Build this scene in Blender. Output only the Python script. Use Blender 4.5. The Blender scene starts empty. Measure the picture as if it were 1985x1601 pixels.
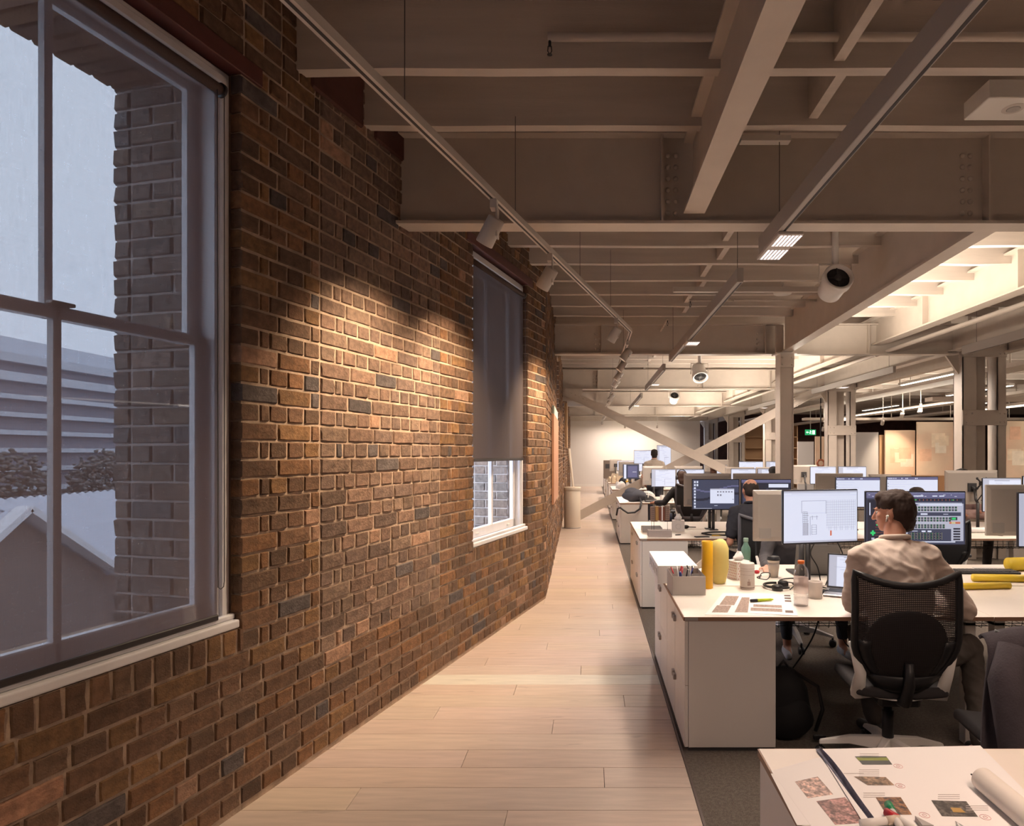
import bpy, bmesh, math, random
import numpy as np
from mathutils import Vector, Matrix
R = math.radians
random.seed(7)
SC = bpy.context.scene
COL = SC.collection
# ---------------------------------------------------------------- camera, world, exposure
cd = bpy.data.cameras.new('camera'); CAM = bpy.data.objects.new('camera', cd); COL.objects.link(CAM)
CAM.location = (0, 0, 1.611); CAM.rotation_euler = (R(90), 0, 0)
cd.sensor_width = 36; cd.sensor_fit = 'HORIZONTAL'; cd.lens = 36*1270/1985
cd.shift_x = -(1146-992.5)/1985; cd.shift_y = (877-800.5)/1985
cd.clip_start = .05; cd.clip_end = 500
SC.camera = CAM
SC.view_settings.view_transform = 'Standard'; SC.view_settings.look = 'None'
SC.view_settings.exposure = 0.0; SC.view_settings.gamma = 1.0
SC.view_settings.use_curve_mapping = False
W = bpy.data.worlds.new('world'); SC.world = W; W.use_nodes = True
nt = W.node_tree; bgn = nt.nodes['Background']
tc = nt.nodes.new('ShaderNodeTexCoord'); nz = nt.nodes.new('ShaderNodeTexNoise'); nz.inputs['Scale'].default_value = 2.0; nz.inputs['Detail'].default_value = 5
rp = nt.nodes.new('ShaderNodeValToRGB'); rp.color_ramp.elements[0].color = (.68,.76,.92,1); rp.color_ramp.elements[1].color = (.76,.83,.96,1)
rp.color_ramp.elements[0].position = .35; rp.color_ramp.elements[1].position = .65
nt.links.new(tc.outputs['Generated'], nz.inputs['Vector']); nt.links.new(nz.outputs['Fac'], rp.inputs['Fac']); nt.links.new(rp.outputs['Color'], bgn.inputs['Color'])
bgn.inputs['Strength'].default_value = 3.1

def lamp(kind, name, loc, energy, color, rot=None, target=None, **kw):
    l = bpy.data.lights.new(name, kind); l.energy = energy; l.color = color
    for k, v in kw.items(): setattr(l, k, v)
    o = bpy.data.objects.new(name, l); COL.objects.link(o); o.location = loc
    if target is not None: o.rotation_euler = (Vector(target)-Vector(loc)).to_track_quat('-Z', 'Y').to_euler()
    elif rot: o.rotation_euler = rot
    return o
# daylight arriving through the window openings
for (t_, e_) in ((2.32, 16), (6.2, 75)):
    lamp('AREA', 'window_daylight', (-2.312+.243*t_-.97*.75, .970*t_+.243*.75, 2.1), e_, (.72,.82,1), rot=(R(90), 0, math.atan2(.970,.243)+R(180)), shape='RECTANGLE', size=1.5, size_y=2.6)
WARM = (1, .75, .50); MILD = (1, .84, .70); COOL = (.80, .87, 1)
# office ceiling lighting: rows of linear luminaires, light down and up
for (x, y, e, sx, sy) in [(1.35, 4.6, 50, .25, 2.6), (1.3, 11.0, 60, .25, 3.0), (1.3, 17.5, 75, .25, 4), (1.3, 24, 85, .3, 5), (1.4, 29.6, 60, 3, 1.2),
                  (4.9, 5.5, 70, .3, 3), (4.9, 12.5, 120, .3, 4), (4.9, 20, 130, .3, 6),
                  (9, 8, 130, .5, 6), (9, 18, 170, .5, 8), (13, 12, 170, .5, 8), (11, 27, 150, 3, 3)]:
    lamp('AREA', 'linear_light_down', (x, y, 2.85), e*(1.7 if y > 9 else 1.25), MILD, rot=(0, 0, 0), shape='RECTANGLE', size=sx, size_y=sy, spread=R(180 if y > 9 else 130))
for (x, y, e, sx, sy) in [(3.6, 7.4, 55, .3, 3.6), (3.6, 13, 75, .3, 3.6), (3.6, 19, 75, .3, 4), (3.6, 26, 70, .3, 5), (2.0, 13, 26, .3, 3.6), (2, 18.2, 40, .3, 4), (1.5, 24, 40, .3, 4),
                  (8, 9, 90, .3, 6), (8, 18, 110, .3, 8), (12, 16, 130, .4, 10)]:
    lamp('AREA', 'linear_light_up', (x, y, 3.0 if y < 10 else 2.6), e*1.4, (1, .88, .72), rot=(R(180), 0, 0), shape='RECTANGLE', size=sx, size_y=sy)
# luminaires over the camera side of the room
for (x, y, e) in [(1.35, .6, 36), (4.6, 1.2, 50), (3.0, -2.2, 34)]:
    lamp('AREA', 'linear_light_near', (x, y, 2.9), e, (1, .73, .57), rot=(0, 0, 0), shape='RECTANGLE', size=.3, size_y=2.0, spread=R(125))

# ---------------------------------------------------------------- helpers
def at(px, py, Y): return Vector(((px-1146)*Y/1270, Y, 1.611-(py-877)*Y/1270))
def wx(Y): return -2.312+.2505*Y if Y < 7.23 else -.352-.0206*Y
def lin(c): return tuple(x for x in c)

MATS = {}
def mat(name, col=(.8,.8,.8), rough=.6, metal=0, noise=0, nscale=20, bump=0, bscale=60, emit=None, es=1, alpha=1, trans=0, spec=.5, stretch=None, objcol=False, col2=None):
    if name in MATS: return MATS[name]
    m = bpy.data.materials.new(name); m.use_nodes = True; MATS[name] = m
    n = m.node_tree.nodes; L = m.node_tree.links; b = n['Principled BSDF']
    b.inputs['Base Color'].default_value = (*col, 1); b.inputs['Roughness'].default_value = rough; b.inputs['Metallic'].default_value = metal
    b.inputs['Specular IOR Level'].default_value = spec
    if emit:
        b.inputs['Emission Color'].default_value = (*emit, 1); b.inputs['Emission Strength'].default_value = es
    b.inputs['Alpha'].default_value = alpha; b.inputs['Transmission Weight'].default_value = trans
    t = n.new('ShaderNodeTexCoord'); mp = n.new('ShaderNodeMapping'); L.new(t.outputs['Object'], mp.inputs['Vector'])
    if stretch: mp.inputs['Scale'].default_value = stretch
    if noise or objcol:
        z = n.new('ShaderNodeTexNoise'); z.inputs['Scale'].default_value = nscale; z.inputs['Detail'].default_value = 6; L.new(mp.outputs[0], z.inputs['Vector'])
        r = n.new('ShaderNodeMapRange'); r.inputs['From Min'].default_value = .3; r.inputs['From Max'].default_value = .7
        r.inputs['To Min'].default_value = 1-noise; r.inputs['To Max'].default_value = 1+noise*.6; L.new(z.outputs['Fac'], r.inputs['Value'])
        mx = n.new('ShaderNodeVectorMath'); mx.operation = 'SCALE'; L.new(r.outputs[0], mx.inputs['Scale'])
        if objcol:
            oi = n.new('ShaderNodeObjectInfo'); L.new(oi.outputs['Color'], mx.inputs[0])
        elif col2:
            cm = n.new('ShaderNodeMix'); cm.data_type = 'RGBA'; z2 = n.new('ShaderNodeTexNoise'); z2.inputs['Scale'].default_value = nscale*.35; z2.inputs['Detail'].default_value = 4
            L.new(mp.outputs[0], z2.inputs['Vector']); r2 = n.new('ShaderNodeMapRange'); r2.inputs['From Min'].default_value = .42; r2.inputs['From Max'].default_value = .6
            L.new(z2.outputs['Fac'], r2.inputs['Value']); L.new(r2.outputs[0], cm.inputs[0]); cm.inputs[6].default_value = (*col, 1); cm.inputs[7].default_value = (*col2, 1)
            L.new(cm.outputs[2], mx.inputs[0])
        else: mx.inputs[0].default_value = col
        L.new(mx.outputs[0], b.inputs['Base Color'])
    if bump:
        z = n.new('ShaderNodeTexNoise'); z.inputs['Scale'].default_value = bscale; z.inputs['Detail'].default_value = 8; z.inputs['Roughness'].default_value = .65; L.new(mp.outputs[0], z.inputs['Vector'])
        bp = n.new('ShaderNodeBump'); bp.inputs['Strength'].default_value = bump; bp.inputs['Distance'].default_value = .01
        L.new(z.outputs['Fac'], bp.inputs['Height']); L.new(bp.outputs[0], b.inputs['Normal'])
    return m

class MB:
    """collects shapes; build() links them as one mesh object"""
    def __init__(s): s.v = []; s.f = []; s.m = []; s.mi = 0; s.sm = []; s.smooth = False
    def add(s, vs, fs):
        o = len(s.v); s.v += [tuple(v) for v in vs]
        for f in fs: s.f.append([i+o for i in f]); s.m.append(s.mi); s.sm.append(s.smooth)
        return s
    def box(s, x0, x1, y0, y1, z0, z1, M=None):
        vs = [Vector(p) for p in ((x0,y0,z0),(x1,y0,z0),(x1,y1,z0),(x0,y1,z0),(x0,y0,z1),(x1,y0,z1),(x1,y1,z1),(x0,y1,z1))]
        if M: vs = [M @ v for v in vs]
        return s.add(vs, [(0,3,2,1),(4,5,6,7),(0,1,5,4),(1,2,6,5),(2,3,7,6),(3,0,4,7)])
    def cbox(s, c, d, M=None):
        mm = Matrix.Translation(c) @ (M if M else Matrix())
        return s.box(-d[0]/2, d[0]/2, -d[1]/2, d[1]/2, -d[2]/2, d[2]/2, mm)
    def bar(s, p0, p1, w, h, up=(0,0,1)):
        p0 = Vector(p0); p1 = Vector(p1); d = (p1-p0); L = d.length; d.normalize()
        x = d.cross(Vector(up)); 
        if x.length < 1e-4: x = Vector((1,0,0))
        x.normalize(); z = x.cross(d)
        vs = []
        for q in (p0, p1):
            for (a, b) in ((-1,-1),(1,-1),(1,1),(-1,1)): vs.append(q + x*a*w/2 + z*b*h/2)
        return s.add(vs, [(0,1,2,3),(4,7,6,5),(0,4,5,1),(1,5,6,2),(2,6,7,3),(3,7,4,0)])
    def tube(s, pts, r, seg=8, closed=False, caps=True):
        pts = [Vector(p) for p in pts]; n = len(pts); rs = r if isinstance(r, (list, tuple)) else [r]*n
        o = len(s.v); prev = None; vs = []
        for i, p in enumerate(pts):
            if closed: d = pts[(i+1) % n]-pts[i-1]
            else: d = pts[min(i+1, n-1)]-pts[max(i-1, 0)]
            d.normalize()
            if prev is None:
                a = Vector((0,0,1)) if abs(d.z) < .9 else Vector((1,0,0)); x = d.cross(a).normalized()
            else:
                x = (prev - d*prev.dot(d)); x = x.normalized() if x.length > 1e-6 else d.orthogonal().normalized()
            prev = x; y = d.cross(x)
            for k in range(seg):
                a = 2*math.pi*k/seg; vs.append(p + (x*math.cos(a)+y*math.sin(a))*rs[i])
        fs = []
        for i in range(n if closed else n-1):
            j = (i+1) % n
            for k in range(seg): fs.append((i*seg+k, i*seg+(k+1) % seg, j*seg+(k+1) % seg, j*seg+k))
        if caps and not closed: fs += [tuple(range(seg-1, -1, -1)), tuple(range((n-1)*seg, n*seg))]
        sm = s.smooth; s.smooth = True; s.add(vs, fs); s.smooth = sm; return s
    def lathe(s, prof, c=(0,0,0), seg=24, M=None, smooth=True):
        vs = []; fs = []; n = len(prof)
        for (r, z) in prof:
            for k in range(seg):
                a = 2*math.pi*k/seg; v = Vector((r*math.cos(a), r*math.sin(a), z)); v = (M @ v) if M else v; vs.append(v+Vector(c))
        for i in range(n-1):
            for k in range(seg): fs.append((i*seg+k, i*seg+(k+1) % seg, (i+1)*seg+(k+1) % seg, (i+1)*seg+k))
        fs += [tuple(range(seg-1, -1, -1)), tuple(range((n-1)*seg, n*seg))]
        sm = s.smooth; s.smooth = smooth; s.add(vs, fs); s.smooth = sm; return s
    def prism(s, poly, z0, z1, M=None):
        n = len(poly); vs = [Vector((x, y, z0)) for x, y in poly]+[Vector((x, y, z1)) for x, y in poly]
        if M: vs = [M @ v for v in vs]
        return s.add(vs, [tuple(range(n-1, -1, -1)), tuple(range(n, 2*n))]+[(i, (i+1) % n, n+(i+1) % n, n+i) for i in range(n)])
    def ell(s, c, r, seg=16, rings=10, M=None):
        prof = []; vs = []; fs = []
        for i in range(1, rings):
            t = math.pi*i/rings
            for k in range(seg):
                a = 2*math.pi*k/seg; v = Vector((r[0]*math.sin(t)*math.cos(a), r[1]*math.sin(t)*math.sin(a), -r[2]*math.cos(t))); vs.append((M @ v if M else v)+Vector(c))
        for i in range(rings-2):
            for k in range(seg): fs.append((i*seg+k, i*seg+(k+1) % seg, (i+1)*seg+(k+1) % seg, (i+1)*seg+k))
        b = Vector((0,0,-r[2])); t_ = Vector((0,0,r[2])); vs += [(M @ b if M else b)+Vector(c), (M @ t_ if M else t_)+Vector(c)]; nb = len(vs)-2
        for k in range(seg):
            fs.append((nb, (k+1) % seg, k)); fs.append((nb+1, (rings-2)*seg+k, (rings-2)*seg+(k+1) % seg))
        sm = s.smooth; s.smooth = True; s.add(vs, fs); s.smooth = sm; return s
    def quad(s, a, b, c, d): return s.add([a, b, c, d], [(0,1,2,3)])
    def mesh(s, name, mats):
        me = bpy.data.meshes.new(name); me.from_pydata(s.v, [], s.f)
        for m in (mats if isinstance(mats, (list, tuple)) else [mats]): me.materials.append(m)
        me.polygons.foreach_set('material_index', s.m); me.polygons.foreach_set('use_smooth', s.sm); me.update(); return me
    def build(s, name, mats, parent=None, bevel=0, world=False, bseg=1):
        """world=True: the shapes are given in world coordinates, the parent stands at parent.location"""
        me = s.mesh(name, mats); o = bpy.data.objects.new(name, me); COL.objects.link(o)
        if parent is not None:
            o.parent = parent
            if world:
                p = parent; off = Vector()
                while p is not None: off += p.location; p = p.parent
                me.transform(Matrix.Translation(-off))
        if bevel:
            b = o.modifiers.new('bevel', 'BEVEL'); b.width = bevel; b.segments = bseg; b.limit_method = 'ANGLE'; b.harden_normals = False
        return o

def thing(name, label, cat, loc=(0,0,0), rz=0, group=None, kind=None):
    o = bpy.data.objects.new(name, None); COL.objects.link(o); o.empty_display_size = .05
    o.location = loc; o.rotation_euler = (0, 0, rz)
    return tag(o, label, cat, group, kind)
def tag(o, label=None, cat=None, group=None, kind=None):
    if label: o['label'] = label
    if cat: o['category'] = cat
    if group: o['group'] = group
    if kind: o['kind'] = kind
    return o
def struct(name, label=None, loc=(0,0,0), rz=0):
    o = bpy.data.objects.new(name, None); COL.objects.link(o); o.location = loc; o.rotation_euler = (0,0,rz); o['kind'] = 'structure'
    if label: o['label'] = label
    return o
def dup(o, loc=None, rz=None, label=None, parent=None, group=None):
    c = o.copy(); COL.objects.link(c); c.parent = parent
    if loc is not None: c.location = loc
    if rz is not None: c.rotation_euler = (0, 0, rz)
    if label: c['label'] = label
    if group: c['group'] = group
    for ch in o.children: dup(ch, parent=c)
    return c
def recenter(o, loc):
    """turn a mesh given in world coordinates into an object standing at loc"""
    o.data.transform(Matrix.Translation(-Vector(loc))); o.location = loc; return o

# ---------------------------------------------------------------- materials
CREAM = (.56,.49,.43)
M_paint = mat('painted_steel', CREAM, .45, noise=.05, nscale=6, bump=.05, bscale=80)
M_timber = mat('painted_timber', (.54,.475,.425), .6, noise=.10, nscale=4, bump=.18, bscale=40, stretch=(.3,4,4))
M_mortar = mat('mortar', (.47,.34,.25), .95, noise=.35, nscale=9, bump=.9, bscale=45)
M_white = mat('white_laminate', (.74,.70,.67), .38, noise=.02, nscale=3)
M_top = mat('desktop_laminate', (.80,.72,.65), .35, noise=.03, nscale=5)
M_edge = mat('laminate_edge', (.30,.17,.11), .5)
M_wframe = mat('window_paint', (.72,.70,.72), .35, noise=.04, nscale=12, bump=.06, bscale=30)
M_blk = mat('black_plastic', (.012,.011,.013), .45)
M_dgrey = mat('dark_grey_plastic', (.05,.048,.052), .5)
M_grey = mat('grey_plastic', (.38,.35,.33), .45)
M_alu = mat('silver_metal', (.55,.54,.55), .35, metal=.8)
M_whitep = mat('white_plastic', (.72,.69,.66), .4)
M_carpet = mat('grey_carpet', (.15,.12,.10), .98, noise=.35, nscale=160, bump=.8, bscale=260, col2=(.185,.155,.13))
M_cable = mat('black_cable', (.01,.01,.011), .5)
M_skin = mat('skin', (.52,.25,.17), .5, noise=.10, nscale=14, bump=.05, bscale=90)
# ================================================================ SHELL
def bcol(kind, far=False):
    r = random.random()
    if kind == 'infill': base = random.choice([(.225,.135,.095),(.20,.125,.09),(.25,.15,.105),(.18,.115,.088),(.24,.155,.11)])
    else: base = random.choice([(.205,.108,.060),(.17,.090,.052),(.23,.112,.052),(.14,.080,.050),(.18,.104,.064),(.25,.132,.058)])
    if r < .05: base = (.115,.09,.085)
    elif r < .08: base = (.40,.23,.15)
    k = random.uniform(.70, 1.14)
    return tuple(c*k for c in base)
def brick_geo(w, h, d=.05, amp=.003, nx=4, nz=3, bev=.006):
    vs = []; fs = []
    def J(a): return random.uniform(-a, a)
    xs = [bev+(w-2*bev)*i/(nx-1) for i in range(nx)]; zs = [bev+(h-2*bev)*k/(nz-1) for k in range(nz)]
    for k in range(nz):
        for i in range(nx):
            vs.append((xs[i]+J(.002), -.0055+J(amp), zs[k]+J(.002)))
    for k in range(nz-1):
        for i in range(nx-1):
            a = k*nx+i; fs.append((a, a+1, a+nx+1, a+nx))
    ring_in = [i for i in range(nx)]+[k*nx+nx-1 for k in range(1, nz)]+[(nz-1)*nx+i for i in range(nx-2, -1, -1)]+[k*nx for k in range(nz-2, 0, -1)]
    def border(idx):
        x, y, z = vs[idx]
        X = 0 if x < bev+.004 else (w if x > w-bev-.004 else x); Z = 0 if z < bev+.004 else (h if z > h-bev-.004 else z)
        return X, Z
    n = len(ring_in); o = len(vs)
    for idx in ring_in:
        X, Z = border(idx); vs.append((X+J(.0015), .007, Z+J(.0015)))
    for i in range(n): fs.append((ring_in[(i+1) % n], ring_in[i], o+i, o+(i+1) % n))
    o2 = len(vs)
    for q in [(0,0),(w,0),(w,h),(0,h)]: vs.append((q[0], d, q[1]))
    cor = [0, nx-1, nx-1+nz-1, 2*(nx-1)+nz-1]
    for c in range(4):
        a = cor[c]; b = cor[(c+1) % 4] if c < 3 else n
        seg = [o+(i % n) for i in range(a, b+1)]
        fs.append(tuple([o2+c]+[o2+(c+1) % 4]+seg[::-1]))
    return vs, fs
def course_fill(t0, t1, header, bad=.010, bond='en'):
    out = []; t = t0; i = 0
    while t < t1-.02:
        if header: w = (.053 if i == 1 else .113)
        else: w = .233
        if bond == 'mix': w *= random.uniform(.86, 1.12)
        e = min(t+w, t1)
        if t1-e < .035: e = t1
        out.append((t, e)); t = e+bad; i += 1
    return out
M_brick = mat('brick_clay', rough=.9, noise=.38, nscale=28, bump=1.0, bscale=75, objcol=True)
M_bs = mat('brick_clay_joined', rough=.9, noise=.38, nscale=28, bump=1.0, bscale=75)
_n = M_bs.node_tree; _a = _n.nodes.new('ShaderNodeAttribute'); _a.attribute_name = 'tone'
for nd in _n.nodes:
    if nd.type == 'VECT_MATH': _n.links.new(_a.outputs['Color'], nd.inputs[0])
# stains and faded patches on bricks of their own shape
def joined_bricks(name, items, parent, mats=None):
    """items: (verts, faces, colour); one mesh, kind stuff"""
    V = []; F = []; Cc = []
    for vs, fs, c in items:
        o = len(V); V += vs
        for f in fs: F.append([i+o for i in f]); Cc += [c]*len(f)
    me = bpy.data.meshes.new(name); me.from_pydata(V, [], F); me.materials.append(mats or M_bs)
    ca = me.color_attributes.new('tone', 'FLOAT_COLOR', 'CORNER')
    ca.data.foreach_set('color', np.array([(*c, 1) for c in Cc], 'f').ravel())
    o = bpy.data.objects.new(name, me); COL.objects.link(o); o.parent = parent; o['kind'] = 'stuff'; return o

ANG1 = math.atan2(.970, .243)
WL = struct('wall_left', 'warm red brick wall with pale mortar beside the timber walkway', (-2.312, 0, 0), ANG1)
CZ = .0865; Z0 = .023; TOPZ = 3.9
WIN = [(1.61, 3.03), (5.53, 6.86)]; WZ0, WZ1 = .83, 3.31
T0, T1 = -4.2, 7.454; INF = (3.585, 4.95)
# mortar bed / wall mass with the two openings
mb = MB(); e = .009
segs = [(T0, WIN[0][0]), (WIN[0][1], WIN[1][0]), (WIN[1][1], T1)]
for a, b in segs: mb.box(a-(e if a > T0 else 0)+ (2*e if a > T0 else 0), b-e if b < T1 else b, .003, .655, 0, TOPZ)
for a, b in WIN:
    mb.box(a-.02, b+.02, .003, .655, 0, WZ0-.006); mb.box(a-.02, b+.02, .05, .655, WZ1+.09, TOPZ); mb.box(a-.02, b+.02, .008, .655, WZ1+.1, TOPZ)
mb.build('mortar', M_mortar, WL)
bricks = []   # (t0,t1,z0,z1,kind)
k = -1
while True:
    z0 = Z0+k*CZ+.004; z1 = z0+.0775
    if z0 > TOPZ: break
    z0 = max(z0, 0)
    if z1 > z0+.02:
        header = (k % 2 == 0); zc = (z0+z1)/2; inw = WZ0-.12 < zc < WZ1+.09
        if inw: ss = [(T0+2.4, WIN[0][0]), (WIN[0][1], INF[0]-.006), (INF[0]+.006, INF[1]-.006, 'infill'), (INF[1]+.006, WIN[1][0]), (WIN[1][1], T1)]
        elif zc > .55: ss = [(T0+2.4, INF[0]-.006), (INF[0]+.006, INF[1]-.006, 'infill'), (INF[1]+.006, T1)]
        else: ss = [(T0+2.4+random.uniform(0, .1), T1)]
        for s_ in ss:
            inf = len(s_) > 2
            shift = random.choice([0, 0, .06]) if inf else 0
            for (a, b) in course_fill(s_[0]-shift*0, s_[1], header, .013 if inf else .010, 'mix' if (inf or zc < .7) else 'en'):
                bricks.append((a, b, z0, z1, 'infill' if inf else 'plain'))
    k += 1
for a, b in WIN:   # bricks on edge under each sill
    t = a-.02
    while t < b: bricks.append((t, min(t+.073, b+.02), WZ0-.111, WZ0-.006, 'plain')); t += .084
def wl_world(t, z): return Vector((-2.312+.243*t, .970*t, z))
def pxsize(b):
    p = [wl_world(b[0], b[2]), wl_world(b[1], b[3])]
    if min(q.y for q in p) < .6: return 0
    q = [(1146+1270*v.x/v.y, 877-1270*(v.z-1.611)/v.y) for v in p]
    x0, x1 = q[0][0], q[1][0]; y0, y1 = q[1][1], q[0][1]
    w = max(0, min(x1, 1985)-max(x0, 0)); h = max(0, min(y1, 1601)-max(y0, 0))
    return w*h
bricks = [b for b in bricks if b[1]-b[0] > .015]
bricks.sort(key=lambda b: -pxsize(b))
VAR = {}
def variant(w):
    key = 's' if w > .17 else ('h' if w > .085 else ('e' if w > .065 else 'c'))
    if key not in VAR:
        VAR[key] = []
        for _ in range(7):
            W0 = {'s': .233, 'h': .113, 'e': .073, 'c': .05}[key]; H0 = .105 if key == 'e' else .0775
            vs, fs = brick_geo(W0, H0, nx=5 if key == 's' else 3)
            me = bpy.data.meshes.new('brick'); me.from_pydata(vs, [], fs); me.materials.append(M_brick); VAR[key].append((me, W0, H0))
    return random.choice(VAR[key])
NB = 300; st = []
for i, b in enumerate(bricks):
    w = b[1]-b[0]; h = b[3]-b[2]; c = bcol(b[4])
    if b[0] < 2.235 < b[1] and b[2] < .47 < b[3]: c = (.44,.23,.145)   # the one pale pink brick low on the left
    dy = random.uniform(-.0018, .0018); rot = random.uniform(-.004, .004)*(3 if b[4] == 'infill' else 1)
    if i < NB:
        me, W0, H0 = variant(w); o = bpy.data.objects.new('brick', me); COL.objects.link(o); o.parent = WL
        o.location = (b[0], dy, b[2]); o.scale = (w/W0, 1, h/H0); o.rotation_euler = (0, rot, 0); o.color = (*c, 1)
    else:
        vs, fs = brick_geo(w, h, nx=4 if w > .17 else 2, nz=2)
        ca, sa = math.cos(rot), math.sin(rot)
        st.append(([(b[0]+x*ca+z*sa, y+dy, b[2]+z*ca-x*sa) for x, y, z in vs], fs, c))
# outer reveals of the two windows (seen through the glass), far jamb and head
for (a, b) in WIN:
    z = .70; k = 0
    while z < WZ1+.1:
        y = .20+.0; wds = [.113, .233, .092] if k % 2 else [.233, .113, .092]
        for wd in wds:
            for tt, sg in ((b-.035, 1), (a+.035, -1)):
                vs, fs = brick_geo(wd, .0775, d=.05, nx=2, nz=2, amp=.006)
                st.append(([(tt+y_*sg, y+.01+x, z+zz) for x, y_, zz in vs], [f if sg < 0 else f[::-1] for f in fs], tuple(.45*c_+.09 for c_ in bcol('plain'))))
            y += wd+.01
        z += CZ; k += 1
    t = a
    while t < b-.02:
        vs, fs = brick_geo(.075, .465, d=.1, nx=2, nz=2); st.append(([(t+x, .2+zz, WZ1+.0+y_) for x, y_, zz in vs], [f for f in fs], bcol('plain'))); t += .085
joined_bricks('small_bricks', st, WL)
mb = MB()
for (a, b) in WIN:
    mb.box(b-.03, b+.03, .21, .66, .6, WZ1+.2); mb.box(a-.03, a+.03, .21, .66, .6, WZ1+.2); mb.box(a-.1, b+.1, .19, .65, WZ1+.012, WZ1+.3); 
mb.build('reveal_mortar', mat('grey_mortar', (.36,.31,.29), .9, noise=.2, nscale=20), WL)
# dark red painted lintels above the windows
for (a, b) in WIN:
    MB().box(a-.13, b+.13, -.012, .3, WZ1+.004, WZ1+.088).build('lintel', mat('oxide_red_paint', (.10,.028,.022), .6, noise=.2, nscale=15), WL, bevel=.004)
# rough beam ends and the packing stones under the joists
for (y, zz) in ((3.36, 3.53), (3.93, 3.53)):
    t = y/.97
    MB().box(t+.04, t+.50, -.02, .05, zz-.02, zz+.30).build('timber_packer', mat('oxide_red_timber', (.09,.03,.022), .75, noise=.3, nscale=8, bump=.4, bscale=30), WL, bevel=.01)

# second stretch of the left wall, running straight on behind the first
X2, Y2 = -.501, 7.23
ANG2 = math.atan2(1, -.0206)
W2 = struct('wall_left_far', 'far stretch of red brick wall running to the white end wall', (X2, Y2, 0), ANG2)
FW = [(3.7, 5.0), (8.3, 9.6), (12.3, 13.6), (16.8, 18.1), (21, 22.3)]
L2 = 24.2
mb = MB(); prev = 0
for a, b in FW+[(L2, L2)]:
    mb.box(prev, a, .003, .55, 0, TOPZ)
    if b > a: mb.box(a, b, .003, .55, 0, WZ0); mb.box(a, b, .008, .55, WZ1, TOPZ)
    prev = b
mb.build('mortar', M_mortar, W2)
st = []; k = 0
while Z0+k*CZ < TOPZ-.1:
    z0 = Z0+k*CZ+.004; header = k % 2; prev = 0; inw = WZ0-.05 < z0 < WZ1
    for a, b in (FW+[(L2, L2)] if inw else [(L2, L2)]):
        t = prev
        while t < a-.03:
            w = min(.113 if header else .233, a-t)
            vs, fs = brick_geo(w, .0775, nx=2, nz=2, amp=.003); dy = random.uniform(-.004, .004)
            st.append(([(t+x, y+dy, z0+z) for x, y, z in vs], fs, bcol('plain'))); t += w+.01
        # brick jamb facing the room's near end
        if a < L2 and inw:
            vs, fs = brick_geo(.2, .0775, nx=2, nz=2); st.append(([(b-.004+y, .0+x, z0+z) for x, y, z in vs], [f[::-1] for f in fs], bcol('plain')))
        prev = b
    k += 1
joined_bricks('small_bricks', st, W2)

# ---------------- windows
def window(n, parent_loc, ang, a, b, detail=True, d=.05, blindz=None):
    w = struct('window_%d' % n, None, parent_loc, ang)
    cs = .085
    m = MB()
    m.box(a+.005, a+cs, d, d+.10, WZ0+.04, WZ1-.005); m.box(b-cs, b-.005, d, d+.10, WZ0+.04, WZ1-.005); m.box(a+.005, b-.005, d, d+.10, WZ1-.09, WZ1-.005)
    m.box(a+.03, a+cs-.02, d-.012, d+.02, WZ0+.04, WZ1-.03); m.box(b-cs+.02, b-.03, d-.012, d+.02, WZ0+.04, WZ1-.03); m.box(a+.03, b-.03, d-.012, d+.02, WZ1-.07, WZ1-.03)
    m.build('window_frame', M_wframe, w, bevel=.006)
    s = MB(); s.box(a+.004, b-.004, d-.055, d+.15, WZ0-.002, WZ0+.035); s.box(a+.004, b-.004, d-.03, d+.0, WZ0+.035, WZ0+.06)
    s.build('window_sill', M_wframe, w, bevel=.008, bseg=3)
    # two sliding sashes, each of two panes side by side
    mid = 2.10; A = a+cs-.01; B = b-cs+.01
    for nm, z0, z1, y in (('upper_sash', mid-.02, WZ1-.08, d+.095), ('lower_sash', WZ0+.04, mid+.02, d+.055)):
        m = MB(); stw = .06; bot = .085 if nm == 'lower_sash' else .045; top = .045
        m.box(A, A+stw, y, y+.04, z0, z1); m.box(B-stw, B, y, y+.04, z0, z1); m.box(A, B, y, y+.04, z0, z0+bot); m.box(A, B, y, y+.04, z1-top, z1)
        c = (A+B)/2; m.box(c-.014, c+.014, y, y+.04, z0, z1)
        sash = m.build(nm, M_wframe, w, bevel=.006)
        for (p, q) in ((A+stw, c-.014), (c+.014, B-stw)):
            g = MB().box(p-.004, q+.004, y+.018, y+.022, z0+bot-.004, z1-top+.004).build('pane', mat('window_glass', (.95,.97,1), .03, trans=1, spec=.5), sash)
    MB().box((a+b)/2-.03, (a+b)/2+.05, d+.04, d+.075, mid+.022, mid+.035).build('sash_lock', M_grey, w, bevel=.003)
    for t in (a+.30, b-.30): MB().box(t-.02, t+.02, d+.035, d+.055, WZ0+.075, WZ0+.09).build('sash_lift', M_whitep, w, bevel=.003)
    return w
# thin glass without refraction noise
g = mat('window_glass', (.95,.97,1), .03, trans=1)
_n = g.node_tree; _o = _n.nodes['Material Output']; _t = _n.nodes.new('ShaderNodeBsdfTransparent'); _g = _n.nodes.new('ShaderNodeBsdfGlossy'); _m = _n.nodes.new('ShaderNodeMixShader')
_g.inputs['Roughness'].default_value = .02; _t.inputs['Color'].default_value = (.94,.96,.97,1); _m.inputs[0].default_value = .05
_n.links.new(_t.outputs[0], _m.inputs[1]); _n.links.new(_g.outputs[0], _m.inputs[2]); _n.links.new(_m.outputs[0], _o.inputs['Surface'])
wn = 1
for a, b in WIN: window(wn, WL.location, ANG1, a, b); wn += 1
for a, b in FW: window(wn, W2.location, ANG2, a, b, d=.12); wn += 1

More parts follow.
